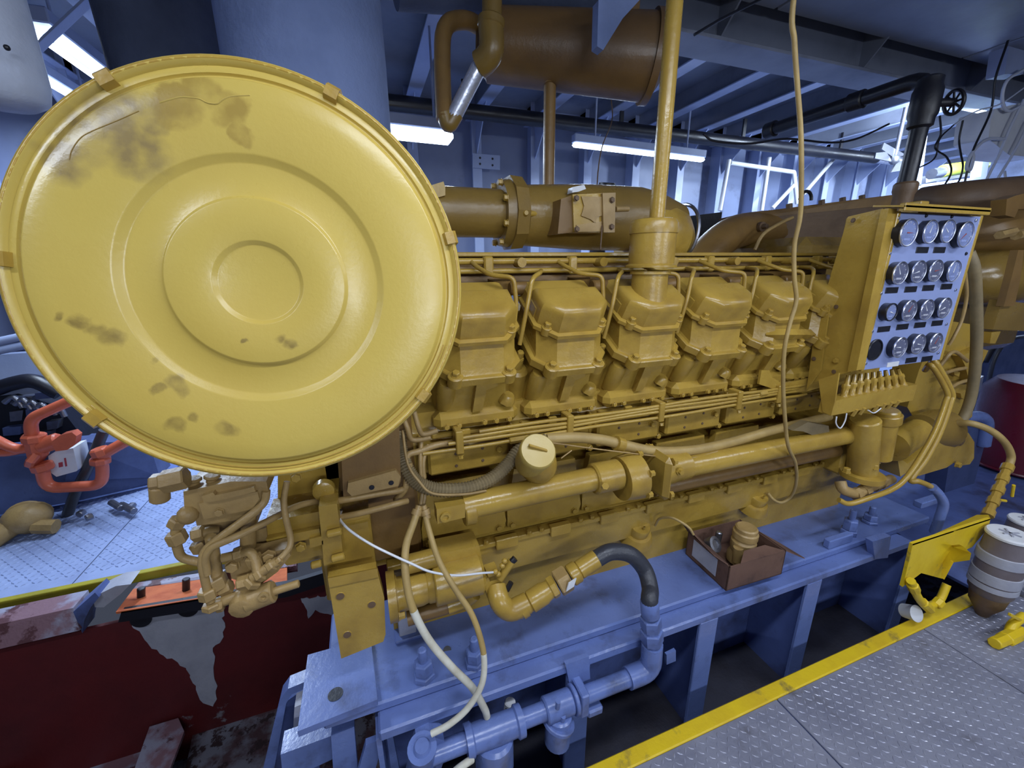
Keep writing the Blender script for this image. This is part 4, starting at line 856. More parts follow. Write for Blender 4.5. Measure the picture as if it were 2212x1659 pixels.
# white cable across the starter
tubeobj('white_cable', PT([(735, 1108, 1.12), (733, 1120, 1.11), (755, 1145, 1.06), (800, 1175, 1.03), (850, 1200, 1.01), (890, 1218, 1.0), (930, 1235, 1.0), (985, 1243, 1.01), (1040, 1238, 1.03), (1068, 1236, 1.05)]), .0035, 'white', None, n=8, label='thin white cable drooping across the starter motor', cat='cable')
MB().cyl(A(734, 1112, 1.12), A(737, 1102, 1.12), .005, n=8).build('cable_tip', 'chrome', None, label='bare metal tip of the white cable', cat='cable end')
# long cable from the deckhead down to the pan
tubeobj('hanging_cable', [V((A(1714, 0, .98).x, .98, 3.06)), V((A(1714, 0, .98).x, .98, 2.6))]+PT([(1714, 0, .98), (1716, 90, .98), (1722, 180, .98), (1730, 290, .98), (1731, 400, .98), (1728, 470, .99), (1716, 530, 1.0), (1716, 600, 1.0), (1720, 650, 1.0), (1706, 700, 1.0), (1694, 760, 1.0), (1692, 840, 1.01), (1697, 920, 1.02), (1703, 965, 1.03), (1718, 1000, 1.06), (1720, 1040, 1.1), (1710, 1070, 1.14), (1690, 1085, 1.16), (1672, 1080, 1.18), (1658, 1065, 1.2)]), .0068, 'tanhose', None, n=10, k=8, label='long tan cable hanging from the deckhead down past the engine', cat='cable')
# ================================================================== HYDRAULIC PUMP AND VALVE GROUP (below the air cleaner)
HY = 1.10
pu = thing('hydraulic_pump', 'yellow hydraulic pump bolted to the flywheel housing under the air cleaner', 'pump', A(660, 1235, HY))
pp(MB(), [(572, 1128), (690, 1105), (700, 1205), (620, 1222), (580, 1185)], HY, .12).build('pump_body', 'yellow', pu)
pp(MB(), [(575, 1165), (690, 1142), (692, 1160), (578, 1182)], HY-.02, .05).build('body_rib', 'yellow', pu)
pp(MB(), [(688, 1095), (728, 1088), (742, 1205), (700, 1222)], HY-.03, .16).build('pump_flange', 'yellow', pu)
for x, y, x2, y2 in ((706, 1155, 738, 1147), (716, 1208, 745, 1200), (672, 1222, 694, 1216)): MB().cyl(A(x, y, HY-.04), A(x2, y2, HY-.04), .011, n=10, ch=.003).build('flange_stud', 'yellow', pu)
for x, y in ((650, 1180), (640, 1030)): bolt(A(x, y, HY-.021), (0, -1, 0), .012, .012, pu)
pp(MB(), [(668, 1165), (697, 1158), (698, 1176), (670, 1184)], HY-.03, .03).build('pump_pad', 'yellow', pu)
pp(MB(), [(600, 1010), (730, 1000), (735, 1075), (700, 1090), (690, 1075), (600, 1080)], HY+.12, .06).build('housing_lug', 'yellow', pu)
MB().lathe(A(700, 1055, HY+.05), (0, -1, 0), [(0, .03), (.02, .028), (.024, .02), (.024, 0)], 18).build('lug_boss', 'yellow', pu)
ctl = thing('governor_block', 'dusty yellow governor control block with two top bolts under the air cleaner', 'control block', A(480, 1150, 1.02))
gy = 1.02
pp(MB(), [(396, 1062), (500, 1040), (575, 1040), (580, 1060), (560, 1110), (548, 1118), (425, 1136), (420, 1110), (398, 1095)], gy, .10).build('block', 'tan', ctl)
pp(MB(), [(436, 1072), (460, 1064), (465, 1070), (548, 1052), (552, 1062), (470, 1082), (440, 1086)], gy-.015, .02).build('spool_ridge', 'tan', ctl)
pp(MB(), [(430, 1088), (556, 1062), (560, 1078), (545, 1100), (440, 1122)], gy-.008, .02).build('side_plate', 'tan', ctl)
for x, y in ((418, 1042), (458, 1036)):
    MB().cyl(A(x, y+10, gy+.03), A(x, y-8, gy+.03), .012, n=12, ch=.003).build('cap_bolt', 'tan', ctl)
    MB().cyl(A(x, y-3, gy+.03), A(x, y-10, gy+.03), .017, n=12, ch=.003).build('bolt_head', 'tan', ctl)
bolt(A(474, 1106, gy-.009), (0, -1, 0), .009, .008, ctl, 'tan')
MB().sphere(A(406, 1112, gy), .022, 12).build('knob', 'tan', ctl)
MB().cyl(A(512, 1120, gy+.03), A(516, 1040, gy+.03), .018, n=14).build('stem', 'tan', ctl) if False else None
pp(MB(), [(430, 1124), (545, 1104), (552, 1140), (520, 1160), (450, 1165)], gy+.05, .08).build('under_casting', 'tan', ctl)
MB().cyl(A(536, 1190, gy+.04), A(536, 1110, gy+.04), .018, n=16).build('column', 'tan', ctl)
pp(MB(), [(540, 1150), (575, 1140), (580, 1195), (545, 1200)], gy+.07, .05).build('casting_web', 'tan', ctl)
# loose elbow fitting at the left
ef = thing('pipe_elbow', 'loose dusty pipe elbow in front of the far walkway at left of the governor', 'fitting', A(345, 1082, gy))
MB().cyl(A(326, 1044, gy), A(356, 1040, gy), .020, n=6, ch=.003).build('hex_end', 'tan', ef, 30)
MB().cyl(A(350, 1042, gy), A(404, 1030, gy), .026, n=6, ch=.003).build('hex_body', 'tan', ef, 30)
MB().cyl(A(344, 1050, gy), A(346, 1082, gy), .019, n=14, ch=.003).build('spigot', 'tan', ef, 30)
# lower valve
lv = thing('control_valve', 'dusty yellow hydraulic control valve with side spindle hanging below the pump', 'valve', A(540, 1320, gy))
pp(MB(), [(492, 1212), (515, 1203), (560, 1200), (620, 1185), (628, 1200), (600, 1235), (560, 1265), (500, 1250)], gy, .05).build('valve_plate', 'tan', lv)
MB().cyl(A(530, 1300, gy-.02), A(592, 1276, gy-.02), .028, n=16, ch=.004).build('spool_body', 'tan', lv)
MB().cyl(A(590, 1278, gy-.02), A(646, 1260, gy-.02), .010, n=12, ch=.002).build('spindle', 'tan', lv)
MB().lathe(A(524, 1308, gy-.03), (-.1, -1, -.1), [(-.04, .030), (0, .030), (.012, .027), (.014, .024), (.014, 0)], 12).build('valve_knob', 'tan', lv)
MB().cyl(A(545, 1290, gy), A(530, 1240, gy), .020, n=12).build('valve_leg', 'tan', lv)
MB().cyl(A(520, 1285, gy-.01), A(470, 1302, gy-.01), .014, n=10).build('port_pipe', 'tan', lv)
for x, y in ((503, 1221), (582, 1200)): bolt(A(x, y, gy-.001), (0, -1, 0), .014, .014, lv, 'tan')
MB().cyl(A(545, 1248, gy-.03), A(600, 1212, gy-.03), .012, n=10).build('link_rod', 'tan', lv)
for x, y, x2, y2, r in ((555, 1245, 568, 1236, .018), (580, 1226, 592, 1217, .016), (540, 1262, 550, 1250, .022), (512, 1262, 540, 1255, .016), (570, 1283, 572, 1283, .012)):
    MB().cyl(A(x, y, gy-.03), A(x2, y2, gy-.03), r, n=6, ch=.003).build('hex_fitting', 'tan', lv, 30)
MB().lathe(A(570, 1287, gy-.045), (0, -1, 0), [(0, .012), (.006, .012), (.006, .006), (.002, .005), (.002, 0)], 14).build('spool_port', 'tan', lv)
# rigid tubes of the group
def rigid(pts, r, label, fit=()):
    t = thing('hydraulic_tube', label, 'tube', A(*pts[-1]))
    MB().tube(bend(PT(pts), .035), r, 10).build('tube_run', 'tan', t, 60)
    for (x, y, x2, y2, Y, rr) in fit: MB().cyl(A(x, y, Y), A(x2, y2, Y), rr, n=6, ch=.003).build('tube_nut', 'tan', t, 30)
rigid([(408, 1112, gy), (382, 1122, gy), (378, 1165, gy), (390, 1205, gy), (420, 1212, gy), (435, 1215, gy-.01)], .010, 'short U-bent tube at the left of the governor block', [(378, 1138, 386, 1120, gy, .018), (376, 1150, 388, 1172, gy, .020)])
rigid([(575, 1060, gy), (573, 1085, gy), (545, 1110, gy-.02), (470, 1165, gy-.03), (440, 1190, gy-.03), (436, 1220, gy-.03), (450, 1285, gy-.02), (455, 1300, gy-.02)], .0095, 'long tan tube sweeping from the governor block down to the valve', [(446, 1272, 452, 1292, gy-.02, .020), (456, 1302, 458, 1315, gy-.02, .020), (466, 1308, 484, 1304, gy-.015, .018)])
rigid([(700, 1080, 1.15), (640, 1092, 1.1), (590, 1120, 1.03), (510, 1160, gy-.04), (455, 1182, gy-.04), (442, 1205, gy-.035), (448, 1240, gy-.03)], .0085, 'second tan tube crossing above the pump toward the valve')
rigid([(455, 1160, gy), (462, 1190, gy+.01), (468, 1235, gy+.01), (470, 1258, gy)], .0125, 'stubby vertical tube between governor block and valve', [(416, 1156, 440, 1150, gy+.01, .018), (424, 1172, 436, 1190, gy+.01, .017), (462, 1246, 472, 1268, gy, .024), (474, 1276, 500, 1264, gy, .018)])
rigid([(432, 1158, gy+.01), (445, 1150, gy+.02), (470, 1148, gy+.03)], .013, 'tiny elbow tube beside the governor block')
rigid([(480, 1206, gy), (520, 1196, gy), (542, 1190, gy-.01), (552, 1212, gy-.02), (556, 1235, gy-.03)], .011, 'short bent tube across the top of the control valve', [(505, 1201, 525, 1195, gy, .016), (545, 1200, 556, 1222, gy-.01, .018)])
rigid([(620, 1040, 1.05), (612, 1080, 1.04), (616, 1115, 1.03), (628, 1160, 1.02), (628, 1180, 1.01), (612, 1200, gy-.02), (600, 1210, gy-.03)], .0075, 'thin curved tube in front of the hydraulic pump', [(596, 1216, 608, 1206, gy-.03, .010)])
tubeobj('oil_pipe', PT([(690, 1085, 1.16), (740, 1080, 1.13), (820, 1066, 1.13), (868, 1058, 1.13), (882, 1040, 1.13), (884, 1000, 1.14)]), .010, 'tan', None, label='tan oil pipe running from the pump along the rear housing', cat='pipe')
tubeobj('oil_pipe', PT([(730, 1118, 1.12), (780, 1108, 1.1), (850, 1090, 1.1), (880, 1082, 1.12)]), .009, 'tan', None, label='short straight tan pipe above the mounting arm', cat='pipe')

# ================================================================== CARDBOARD BOX WITH PARTS
cb = thing('cardboard_box', 'oil soaked brown cardboard box with torn flaps on the bed', 'box', AZ(1575, 1240, BZ))
c0 = AZ(1568, 1277, BZ+.002); c1 = AZ(1688, 1240, BZ+.002); c3 = AZ(1474, 1190, BZ+.002)
ex = V((c1.x-c0.x, c1.y-c0.y, 0)); ey = V((c3.x-c0.x, c3.y-c0.y, 0)); ey = ey*min(1, .235/ey.length); hz_ = V((0, 0, .115)); th = .005
MB().obox(c0, ex, ey, (0, 0, .004)).build('box_base', 'cardboard', cb)
MB().obox(c0, ex, ey.normalized()*th, hz_).build('box_side', 'cardboard', cb)
MB().obox(c0+ey-ey.normalized()*th, ex, ey.normalized()*th, hz_).build('box_side', 'cardboard', cb)
MB().obox(c0, ex.normalized()*th, ey, hz_).build('box_side', 'cardboard', cb)
MB().obox(c0+ex-ex.normalized()*th, ex.normalized()*th, ey, hz_).build('box_side', 'cardboard', cb)
lb = c0+ey*.25+hz_*.2-ex.normalized()*.001
MB().obox(lb, ey*.58, -ex.normalized()*.0015, hz_*.72).build('paper_label', 'patch', cb)
fl0 = c0+hz_
MB().prism([fl0+ey*1.02, fl0+ey*.5+V((.015, 0, -.004)), fl0+ey*.05+V((.0, 0, .002)), fl0+ey*.3+V((-.022, -.01, .012)), fl0+ey*.7+V((-.02, 0, .025)), fl0+ey*1.1+V((-.03, .02, .06))], (.004, 0, .002)).build('box_flap', 'cardboard', cb)
MB().prism([fl0+ex*.18, fl0+ex*.98, fl0+ex*.8+V((0, .05, .005)), fl0+ex*.4+V((0, .045, .01))], (0, 0, .004)).build('box_flap', 'cardboard', cb)
MB().prism([fl0+ex+ey*.0, fl0+ex+ey*.6, fl0+ex*1.15+ey*.3+V((.02, 0, -.035)), fl0+ex*1.15+V((.05, -.02, -.05))], (0, .003, .004)).build('box_flap', 'cardboard', cb)
ctr = c0+ex*.5+ey*.5
vp = thing('spare_valve', 'greasy brown valve body standing in the cardboard box', 'valve', ctr+V((0, 0, .006)))
pb_ = ctr+V((.03, -.01, 0))
MB().lathe(pb_, (0.02, -.03, 1), [(.02, 0), (.02, .055), (.05, .055), (.07, .045), (.085, .05), (.12, .05), (.13, .04), (.135, .040), (.14, .050), (.165, .050), (.17, .044), (.185, .044), (.19, .038), (.188, .03), (.188, 0)], 20).build('valve_body', 'tan', vp)
MB().span(pb_+V((-.035, -.07, .03)), pb_+V((.045, -.03, .10)), .008).build('valve_pad', 'tan', vp)
MB().cyl(pb_+V((-.04, -.02, .04)), pb_+V((-.045, -.02, .11)), .02, n=12).build('side_port', 'tan', vp)
cc = ctr+V((-.085, .03, .10))
g1 = thing('spare_coupling', 'small round metal coupling at the left inside the cardboard box', 'coupling', cc-V((0, 0, .09)))
MB().lathe(cc, (.2, -.75, .6), [(-.03, .03), (0, .034), (.008, .034), (.01, .022), (.004, .02), (.004, 0)], 18).build('coupling_ring', 'steel', g1)
MB().cyl(cc-V((0, 0, .02)), cc-V((0, 0, .093)), .02, n=10).build('coupling_stem', 'darkbrown', g1)
cc = ctr+V((-.04, .06, .10))
MB().cyl(cc-V((0, 0, .095)), cc+V((.01, 0, .03)), .014, n=8, ch=.004).build('spare_bolt', 'steel', None, label='steel bolt standing between coupling and valve in the box', cat='bolt')
cc = ctr+V((.10, .02, .01))
MB().prism([cc, cc+V((.05, .01, 0)), cc+V((.05, .0, .085)), cc+V((.02, .01, .10))], (0, .03, 0)).build('spare_bracket', 'steel', None, label='shiny folded metal scrap at the right inside the box', cat='scrap')
# loose bits at the back of the box: tan wire end
tubeobj('plug_lead', PT([(1415, 1135, 1.2), (1425, 1120, 1.17), (1450, 1118, 1.12), (1475, 1130, 1.08), (1490, 1142, 1.06), (1498, 1155, 1.05)]), .005, 'tanhose', None, label='short tan lead from the pan filler boss to the box', cat='cable')

# ================================================================== OVERHEAD: TANK, LOOP PIPE, LAGGED TRUNKS
tk = thing('expansion_tank', 'brownish yellow cylindrical expansion tank hanging under the deckhead', 'tank', A(1250, 215, 2.25))
k0, k1 = A(1040, 98, 2.05), A(1412, 128, 1.78)
kd = k1-k0; Lk = kd.length
MB().lathe(k0, kd, [(0, 0), (0, .105), (.02, .12), (.03, .135), (Lk*.6, .150), (Lk-.03, .160), (Lk-.03, .172), (Lk, .172), (Lk, .155), (Lk+.035, .10), (Lk+.045, 0)], 40).build('shell', 'tankpaint', tk, 40)
MB().lathe(k0+kd.normalized()*-.015, kd, [(0, 0), (0, .09), (.02, .09), (.02, 0)], 24).build('end_flange', 'tankpaint', tk)
MB().span(A(1362, 80, 1.8)+V((-.03, 0, 0)), A(1362, 80, 1.8)+V((.04, .05, .5)), .004).build('hanger', 'tankpaint', tk)
MB().cyl(A(1188, 166, 1.92), A(1188, 182, 1.92), .038, n=16, ch=.005).build('drain_boss', 'brown', tk)
pp(MB(), [(1146, 140), (1152, 132), (1158, 145), (1150, 150)], 1.9, .01).build('weld_tag', 'brown', tk)
q0, q1 = A(1188, 178, 1.92), A(1186, 430, 1.92); q1 = V((q0.x, q0.y, q1.z))
MB().cyl(q0, q1, .027, n=18).build('drop_pipe', 'brown', None, label='yellow brown pipe dropping from the expansion tank behind the intake pipe', cat='pipe')
lp = thing('loop_pipe', 'yellow pipe loop with a bright galvanised leg left of the expansion tank', 'pipe', A(968, 272, 2.05))
ly = 1.75
MB().tube(bend(PT([(1066, -160, ly-.05), (1062, 60, ly-.05), (1058, 112, ly-.05), (1045, 135, ly-.03)]), .05), .036, 18).build('riser', 'browny', lp, 60)
MB().cyl(A(1062, 38, ly-.05), A(1060, 62, ly-.05), .049, n=20, ch=.006).build('riser_collar', 'browny', lp)
tubeobj('elbow', PT([(1060, 55, ly-.05), (1062, 105, ly-.05), (1050, 128, ly-.03), (1036, 140, ly-.01)]), .046, 'browny', lp, 18)
MB().cyl(A(1046, 122, ly-.02), A(972, 268, ly+.05), .030, n=18).build('galvanised_leg', 'silver', lp)
tubeobj('bottom_elbow', PT([(985, 245, ly+.04), (968, 275, ly+.05), (960, 245, ly+.05)]), .031, 'browny', lp, 16, rad=.04)
MB().tube(bend(PT([(960, 258, ly+.05), (955, 150, ly+.1), (956, 48, ly+.12), (1010, 42, ly+.2), (1040, 60, 2.02)]), .09), .032, 18).build('return_leg', 'brown', lp, 60)
# lagged exhaust trunks
ex_ = thing('exhaust_stack', 'wide grey lagged exhaust stack rising behind the air cleaner', 'exhaust duct', (-.08, 1.85, 1.55))
xl_, xr_ = A(446, 60, 1.8).x, A(842, 60, 1.8).x
MB().lathe(((xl_+xr_)/2, 1.85, 0), (0, 0, 1), [(1.55, 0), (1.55, .24), (1.62, (xr_-xl_)*.455), (1.9, (xr_-xl_)*.46), (2.3, (xr_-xl_)*.465), (2.7, (xr_-xl_)*.46), (3.2, (xr_-xl_)*.46)], 40).build('lagging', 'lag', ex_, 80)
MB().ring(((xl_+xr_)/2, 1.85, 2.55), (0, 0, 1), (xr_-xl_)*.464, .004, 40, 6).build('lagging_band', 'steel', ex_)
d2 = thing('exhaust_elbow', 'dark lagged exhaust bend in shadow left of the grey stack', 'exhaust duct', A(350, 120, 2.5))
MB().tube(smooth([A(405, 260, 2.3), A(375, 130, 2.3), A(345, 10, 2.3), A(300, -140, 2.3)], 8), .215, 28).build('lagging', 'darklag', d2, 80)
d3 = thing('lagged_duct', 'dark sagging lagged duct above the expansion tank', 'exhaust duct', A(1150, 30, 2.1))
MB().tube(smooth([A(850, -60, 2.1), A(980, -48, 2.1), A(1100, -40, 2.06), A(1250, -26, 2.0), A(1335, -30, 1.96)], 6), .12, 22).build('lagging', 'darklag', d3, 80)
MB().prism(PT([(1293, 0), (1400, -20), (1345, 40), (1303, 108), (1290, 100)], 1.55), (0, .04, 0)).build('loose_cloth', 'lag', d3)
wl = thing('lagged_pipe_end', 'rounded white lagged pipe end hanging at the top left corner', 'pipe', A(30, 230, 1.5))
MB().lathe(A(8, 232, 1.5), (0, 0, 1), [(0, 0), (.003, .06), (.02, .085), (.06, .094), (.9, .094)], 24).build('lagging', 'whitelag', wl, 80)
MB().sphere(A(15, 103, 1.395), .006, 8).build('rivet', 'black', wl)
MB().obox(A(64, 112, 2.6), A(205, -20, 2.6)-A(64, 112, 2.6), V((.05, 0, .06)), (0, .05, 0), .004).build('deckhead_strut', 'frame', None, label='pale diagonal strut crossing the bright lamp at top left', cat='strut')

# fluorescent fittings -----------------------------------------------------
def fitting(p, q, w, label, power, style='tube', aim=None):
    p, q = V(p), V(q); d = q-p; mid = (p+q)*.5
    t = thing('fluorescent_lamp', label, 'lamp', mid)
    side = d.normalized().cross(V((0, 0, 1))).normalized()*w
    MB().obox(p-side*.5+V((0, 0, .0)), d, side, (0, 0, .07), .006).build('lamp_body', 'frame', t)
    if style == 'tube':
        for s in (-.25, .25): MB().cyl(p+side*s+d*.03-V((0, 0, .03)), q+side*s-d*.03-V((0, 0, .03)), .016, n=10).build('lamp_tube', 'tube', t)
    else:
        hd_ = .055 if w > .1 else .034
        MB().obox(p-side*.46-V((0, 0, hd_)), d, side*.92, (0, 0, hd_), .016).build('diffuser', 'glow', t)
    l = area('lamp_light', mid-V((0, 0, .08)), (d.length, w), power, col=(.66, .80, 1.0))
    l.rotation_euler = (0, 0, math.atan2(d.y, d.x)) if aim is None else V(aim).to_track_quat('-Z', 'X').to_euler()
    for f_ in (.15, .85):
        h_ = p+d*f_+V((0, 0, .06)); MB().cyl(h_, (h_.x, h_.y, ZC), .008, n=8).build('hanger_rod', 'frame', t)
    return t
fitting(A(720, 262, 3.1), A(975, 290, 3.1), .16, 'lit box diffuser lamp right of the grey exhaust stack', 30, 'box')
fitting(A(1238, 308, 3.78), A(1520, 342, 3.78), .075, 'slim lit tube lamp under the black pipe', 26, 'box')
p_ = A(70, 45, 3.0)
fitting(p_, p_+V((0, 1.2, 0)), .13, 'twin tube lamp glaring at the top left corner', 52)
p_ = A(78, 152, 3.9)
fitting(p_, p_+V((0, .6, 0)), .05, 'single tube lamp below the twin tube lamp at left', 26)
fitting((4.6, 2.62, 3.17), (5.9, 2.62, 3.17), .14, 'lamp lighting the bright hull side at right, nearer of two', 190, aim=(0, 1, -.75))
fitting((7.6, 2.62, 3.17), (8.9, 2.62, 3.17), .14, 'lamp lighting the bright hull side at right, farther of two', 190, aim=(0, 1, -.75))
for i, (c, ln, ax, e) in enumerate(LAMPS):
    t = thing('fluorescent_lamp', ['ceiling tube lamp above the near walkway, middle one', 'ceiling tube lamp above the near walkway, left one', 'ceiling tube lamp above the near walkway, right one'][i], 'lamp', c)
    MB().span((c[0]-ln/2, c[1]-.09, c[2]), (c[0]+ln/2, c[1]+.09, c[2]+.08), .006).build('lamp_body', 'frame', t)
    for s in (-.4, .4): MB().cyl((c[0]+s*ln, c[1], c[2]+.07), (c[0]+s*ln, c[1], ZC), .008, n=8).build('hanger_rod', 'frame', t)
    for s in (-.05, .05): MB().cyl((c[0]-ln*.47, c[1]+s, c[2]-.03), (c[0]+ln*.47, c[1]+s, c[2]-.03), .016, n=10).build('lamp_tube', 'tube', t)

for i, (c, ln, e) in enumerate(FILL_LAMPS):
    t = thing('fluorescent_lamp', ('left' if i == 0 else 'right')+' added fill tube lamp on a post behind the near walkway', 'lamp', c)
    MB().span((c[0]-ln/2, c[1]-.08, c[2]-.09), (c[0]+ln/2, c[1], c[2]+.09), .006).build('lamp_body', 'frame', t)
    for s in (-.05, .05): MB().cyl((c[0]-ln*.47, c[1]+.03, c[2]+s), (c[0]+ln*.47, c[1]+.03, c[2]+s), .016, n=10).build('lamp_tube', 'tube', t)
    MB().span((c[0]-.1, c[1]-.1, 0), (c[0]+.1, c[1]-.08, c[2]+.1)).build('lamp_post', 'frame', t)
# black pipes ------------------------------------------------------------------
bp0, bp1 = A(700, 195, 4.0), A(1890, 355, 4.0); bp1.z = bp0.z = (bp0.z+bp1.z)*.5+.02
fm = thing('fire_main', 'long black pipe slung across the far side of the room', 'pipe', (bp0+bp1)*.5)
MB().cyl(bp0, bp1, .062, n=18).build('pipe_run', 'black', fm)
MB().cyl(bp1, bp1+V((.5, 0, 0)), .055, n=16).build('bare_end', 'silver', fm)
for x in (1.0, 2.6, 4.2, 5.8): MB().span((x-.02, 3.98, bp0.z), (x+.02, 4.0, ZC-.1)).build('hanger', 'black', fm)
bv = thing('valve_riser', 'black pipe with a hand valve rising beside the gauge panel and running aft', 'pipe', A(1952, 430, 1.45))
vx, vy = A(1955, 408, 1.45).x, 1.45; vz = A(1955, 408, 1.45).z; zt_ = A(2030, 152, 1.45).z
vend = AX(1660, 292, vx); zt_ = (zt_+vend.z)*.5; vend.z = zt_
MB().tube(bend([V((vx, vy, vz-.02)), V((vx, vy, zt_)), V((vx, vend.y, zt_))], .09), .036, 20).build('pipe_run', 'black', bv, 60)
MB().cyl((vx, vend.y-.05, zt_), (vx, vend.y+.02, zt_), .048, n=18, ch=.006).build('end_coupling', 'black', bv)
MB().cyl((vx, vy+.28, zt_), (vx, vy+.36, zt_), .046, n=18, ch=.006).build('pipe_coupling', 'black', bv)
MB().lathe((vx, vy, vz-.25), (0, 0, 1), [(0, .045), (.22, .042), (.24, .05), (.27, .05), (.28, .042)], 18).build('rusty_base', 'darkbrown', bv)
zv = A(2010, 225, 1.45).z
MB().lathe((vx, vy, zv-.11), (0, 0, 1), [(0, .036), (.01, .05), (.04, .05), (.06, .058), (.16, .058), (.18, .05), (.21, .05), (.22, .036)], 20).build('valve_body', 'black', bv)
MB().cyl((vx, vy, zv), (vx+.12, vy-.05, zv), .018, n=12).build('valve_stem', 'black', bv)
wh = V((vx+.12, vy-.05, zv)); wa = V((.8, -.35, .2))
w_ = MB().ring(wh, wa, .05, .008, 28, 8)
for k in range(4):
    an = math.pi*k/4; _, a_, b_ = frame(wa); w_.cyl(wh-(a_*math.cos(an)+b_*math.sin(an))*.05, wh+(a_*math.cos(an)+b_*math.sin(an))*.05, .005, n=6)
w_.build('handwheel', 'black', bv)

# ================================================================== EXHAUST MANIFOLD AND TURBO GEAR AT RIGHT REAR
em = thing('exhaust_manifold', 'dark brown shielded exhaust manifold in the engine valley', 'manifold', A(1700, 545, 2.1))
m0, m1 = A(1600, 470, 2.2), A(1900, 440, 1.85)
MB().tube(smooth([A(1490, 600, 2.1), A(1530, 545, 2.12), A(1580, 505, 2.16), A(1640, 492, 2.2), A(1700, 490, 2.2)], 8), .105, 22).build('elbow', 'brown', em, 60)
MB().prism([A(1600, 462, 2.2), A(1935, 420, 1.85), A(1935, 560, 1.85), A(1640, 555, 2.2), A(1632, 500, 2.2)], (.1, .28, 0)).build('heat_shield', 'darkbrown', em)
MB().prism([A(1600, 462, 2.195), A(1935, 420, 1.845), A(1935, 442, 1.845), A(1605, 474, 2.195)], (0, .01, 0)).build('shield_fold', 'brown', em)
for x, y in ((1705, 446), (1775, 438), (1820, 433), (1862, 428)): MB().cyl(A(x, y+4, 1.98), A(x, y-6, 1.98), .018, n=8).build('shield_bolt', 'darkbrown', em)
MB().ring(A(1740, 432, 2.0), (0, 1, 0), .05, .010, 20, 8, math.radians(180), math.radians(360)).build('lift_handle', 'black', em)
tubeobj('sense_tube', PT([(1630, 540, 1.95), (1650, 505, 1.95), (1690, 480, 1.95), (1712, 470, 1.95)]), .010, 'tan', em)
MB().lathe(A(1642, 490, 2.07), (0, -1, 0), [(0, .03), (.02, .03), (.02, .016), (.05, .014), (.05, 0)], 10).build('shield_port', 'darkbrown', em)
tg = thing('turbo_pipework', 'brown yellow turbocharger pipes and clamp right of the gauge panel', 'pipe', A(2150, 650, 1.5))
MB().tube(smooth([A(1990, 440, 1.8), A(2080, 430, 1.6), A(2190, 420, 1.5), A(2250, 415, 1.5), A(2262, 402, 1.75), V((A(2262, 402, 1.75).x-.25, 2.05, A(2262, 402, 1.75).z-.1))], 6), .10, 22).build('upper_pipe', 'darkbrown', tg, 60)
MB().tube(smooth([A(2060, 502, 1.7), A(2120, 500, 1.55), A(2200, 498, 1.48), A(2250, 496, 1.5), A(2256, 496, 1.75), V((A(2256, 496, 1.75).x-.3, 2.1, 1.72))], 6), .14, 24).build('middle_pipe', 'brown', tg, 60)
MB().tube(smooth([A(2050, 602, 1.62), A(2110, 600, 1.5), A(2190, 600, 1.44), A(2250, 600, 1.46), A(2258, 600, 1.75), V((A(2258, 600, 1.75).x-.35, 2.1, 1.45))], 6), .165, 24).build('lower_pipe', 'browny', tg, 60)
pp(MB(), [(2175, 430), (2195, 422), (2212, 418), (2260, 420), (2260, 450), (2200, 452), (2192, 470), (2172, 465)], 1.3, .06).build('clamp_band', 'brown', tg)
MB().cyl(A(2158, 508, 1.3), A(2190, 500, 1.3), .022, n=6).build('clamp_bolt', 'tan', tg)
MB().cyl(A(2195, 508, 1.3), A(2240, 498, 1.3), .026, n=8).build('clamp_nut', 'tan', tg)
pp(MB(), [(2212, 540), (2205, 600), (2192, 660), (2168, 662), (2185, 600), (2200, 540)], 1.2, .03).build('strut', 'brown', tg)
pp(MB(), [(2165, 648), (2215, 655), (2260, 655), (2230, 716), (2145, 712)], 1.22, .05).build('support_bracket', 'browny', tg)
MB().span((2.42, 1.75, .9), (A(2258, 600, 1.75).x-.1, 2.35, 1.75), .05).build('turbo_pedestal', 'browny', tg)
pp(MB(), [(2142, 718), (2162, 716), (2150, 742), (2138, 742)], 1.22, .04).build('bracket_foot', 'yellow', tg)

# ================================================================== RIGHT REAR: SHELF FRAME, WIRES
sf = thing('equipment_frame', 'pale steel window frame holding clutter behind the black riser', 'frame', A(2040, 410, 2.6))
for poly in ([(1995, 255), (2008, 255), (1990, 400), (1978, 402)], [(2125, 330), (2140, 330), (2130, 388), (2118, 388)]): pp(MB(), poly, 2.6, .08).build('upright', 'frame', sf)
pp(MB(), [(1978, 400), (2130, 380), (2130, 396), (1980, 418)], 2.6, .08).build('sill', 'frame', sf)
pp(MB(), [(2000, 380), (2112, 370), (2112, 378), (2000, 395)], 2.9, .03).build('shelf', 'white', sf)
MB().cyl(A(2035, 370, 2.8), A(2125, 356, 2.8), .06, n=18, ch=.01).build('gas_bottle', 'lime', None, label='lime green cylinder lying on the shelf behind the black riser', cat='bottle')
MB().cyl(A(2012, 376, 2.8), A(2034, 372, 2.8), .05, n=10).build('bottle_valve', 'steel', None, label='dark valve head at the left end of the lime green cylinder', cat='valve')
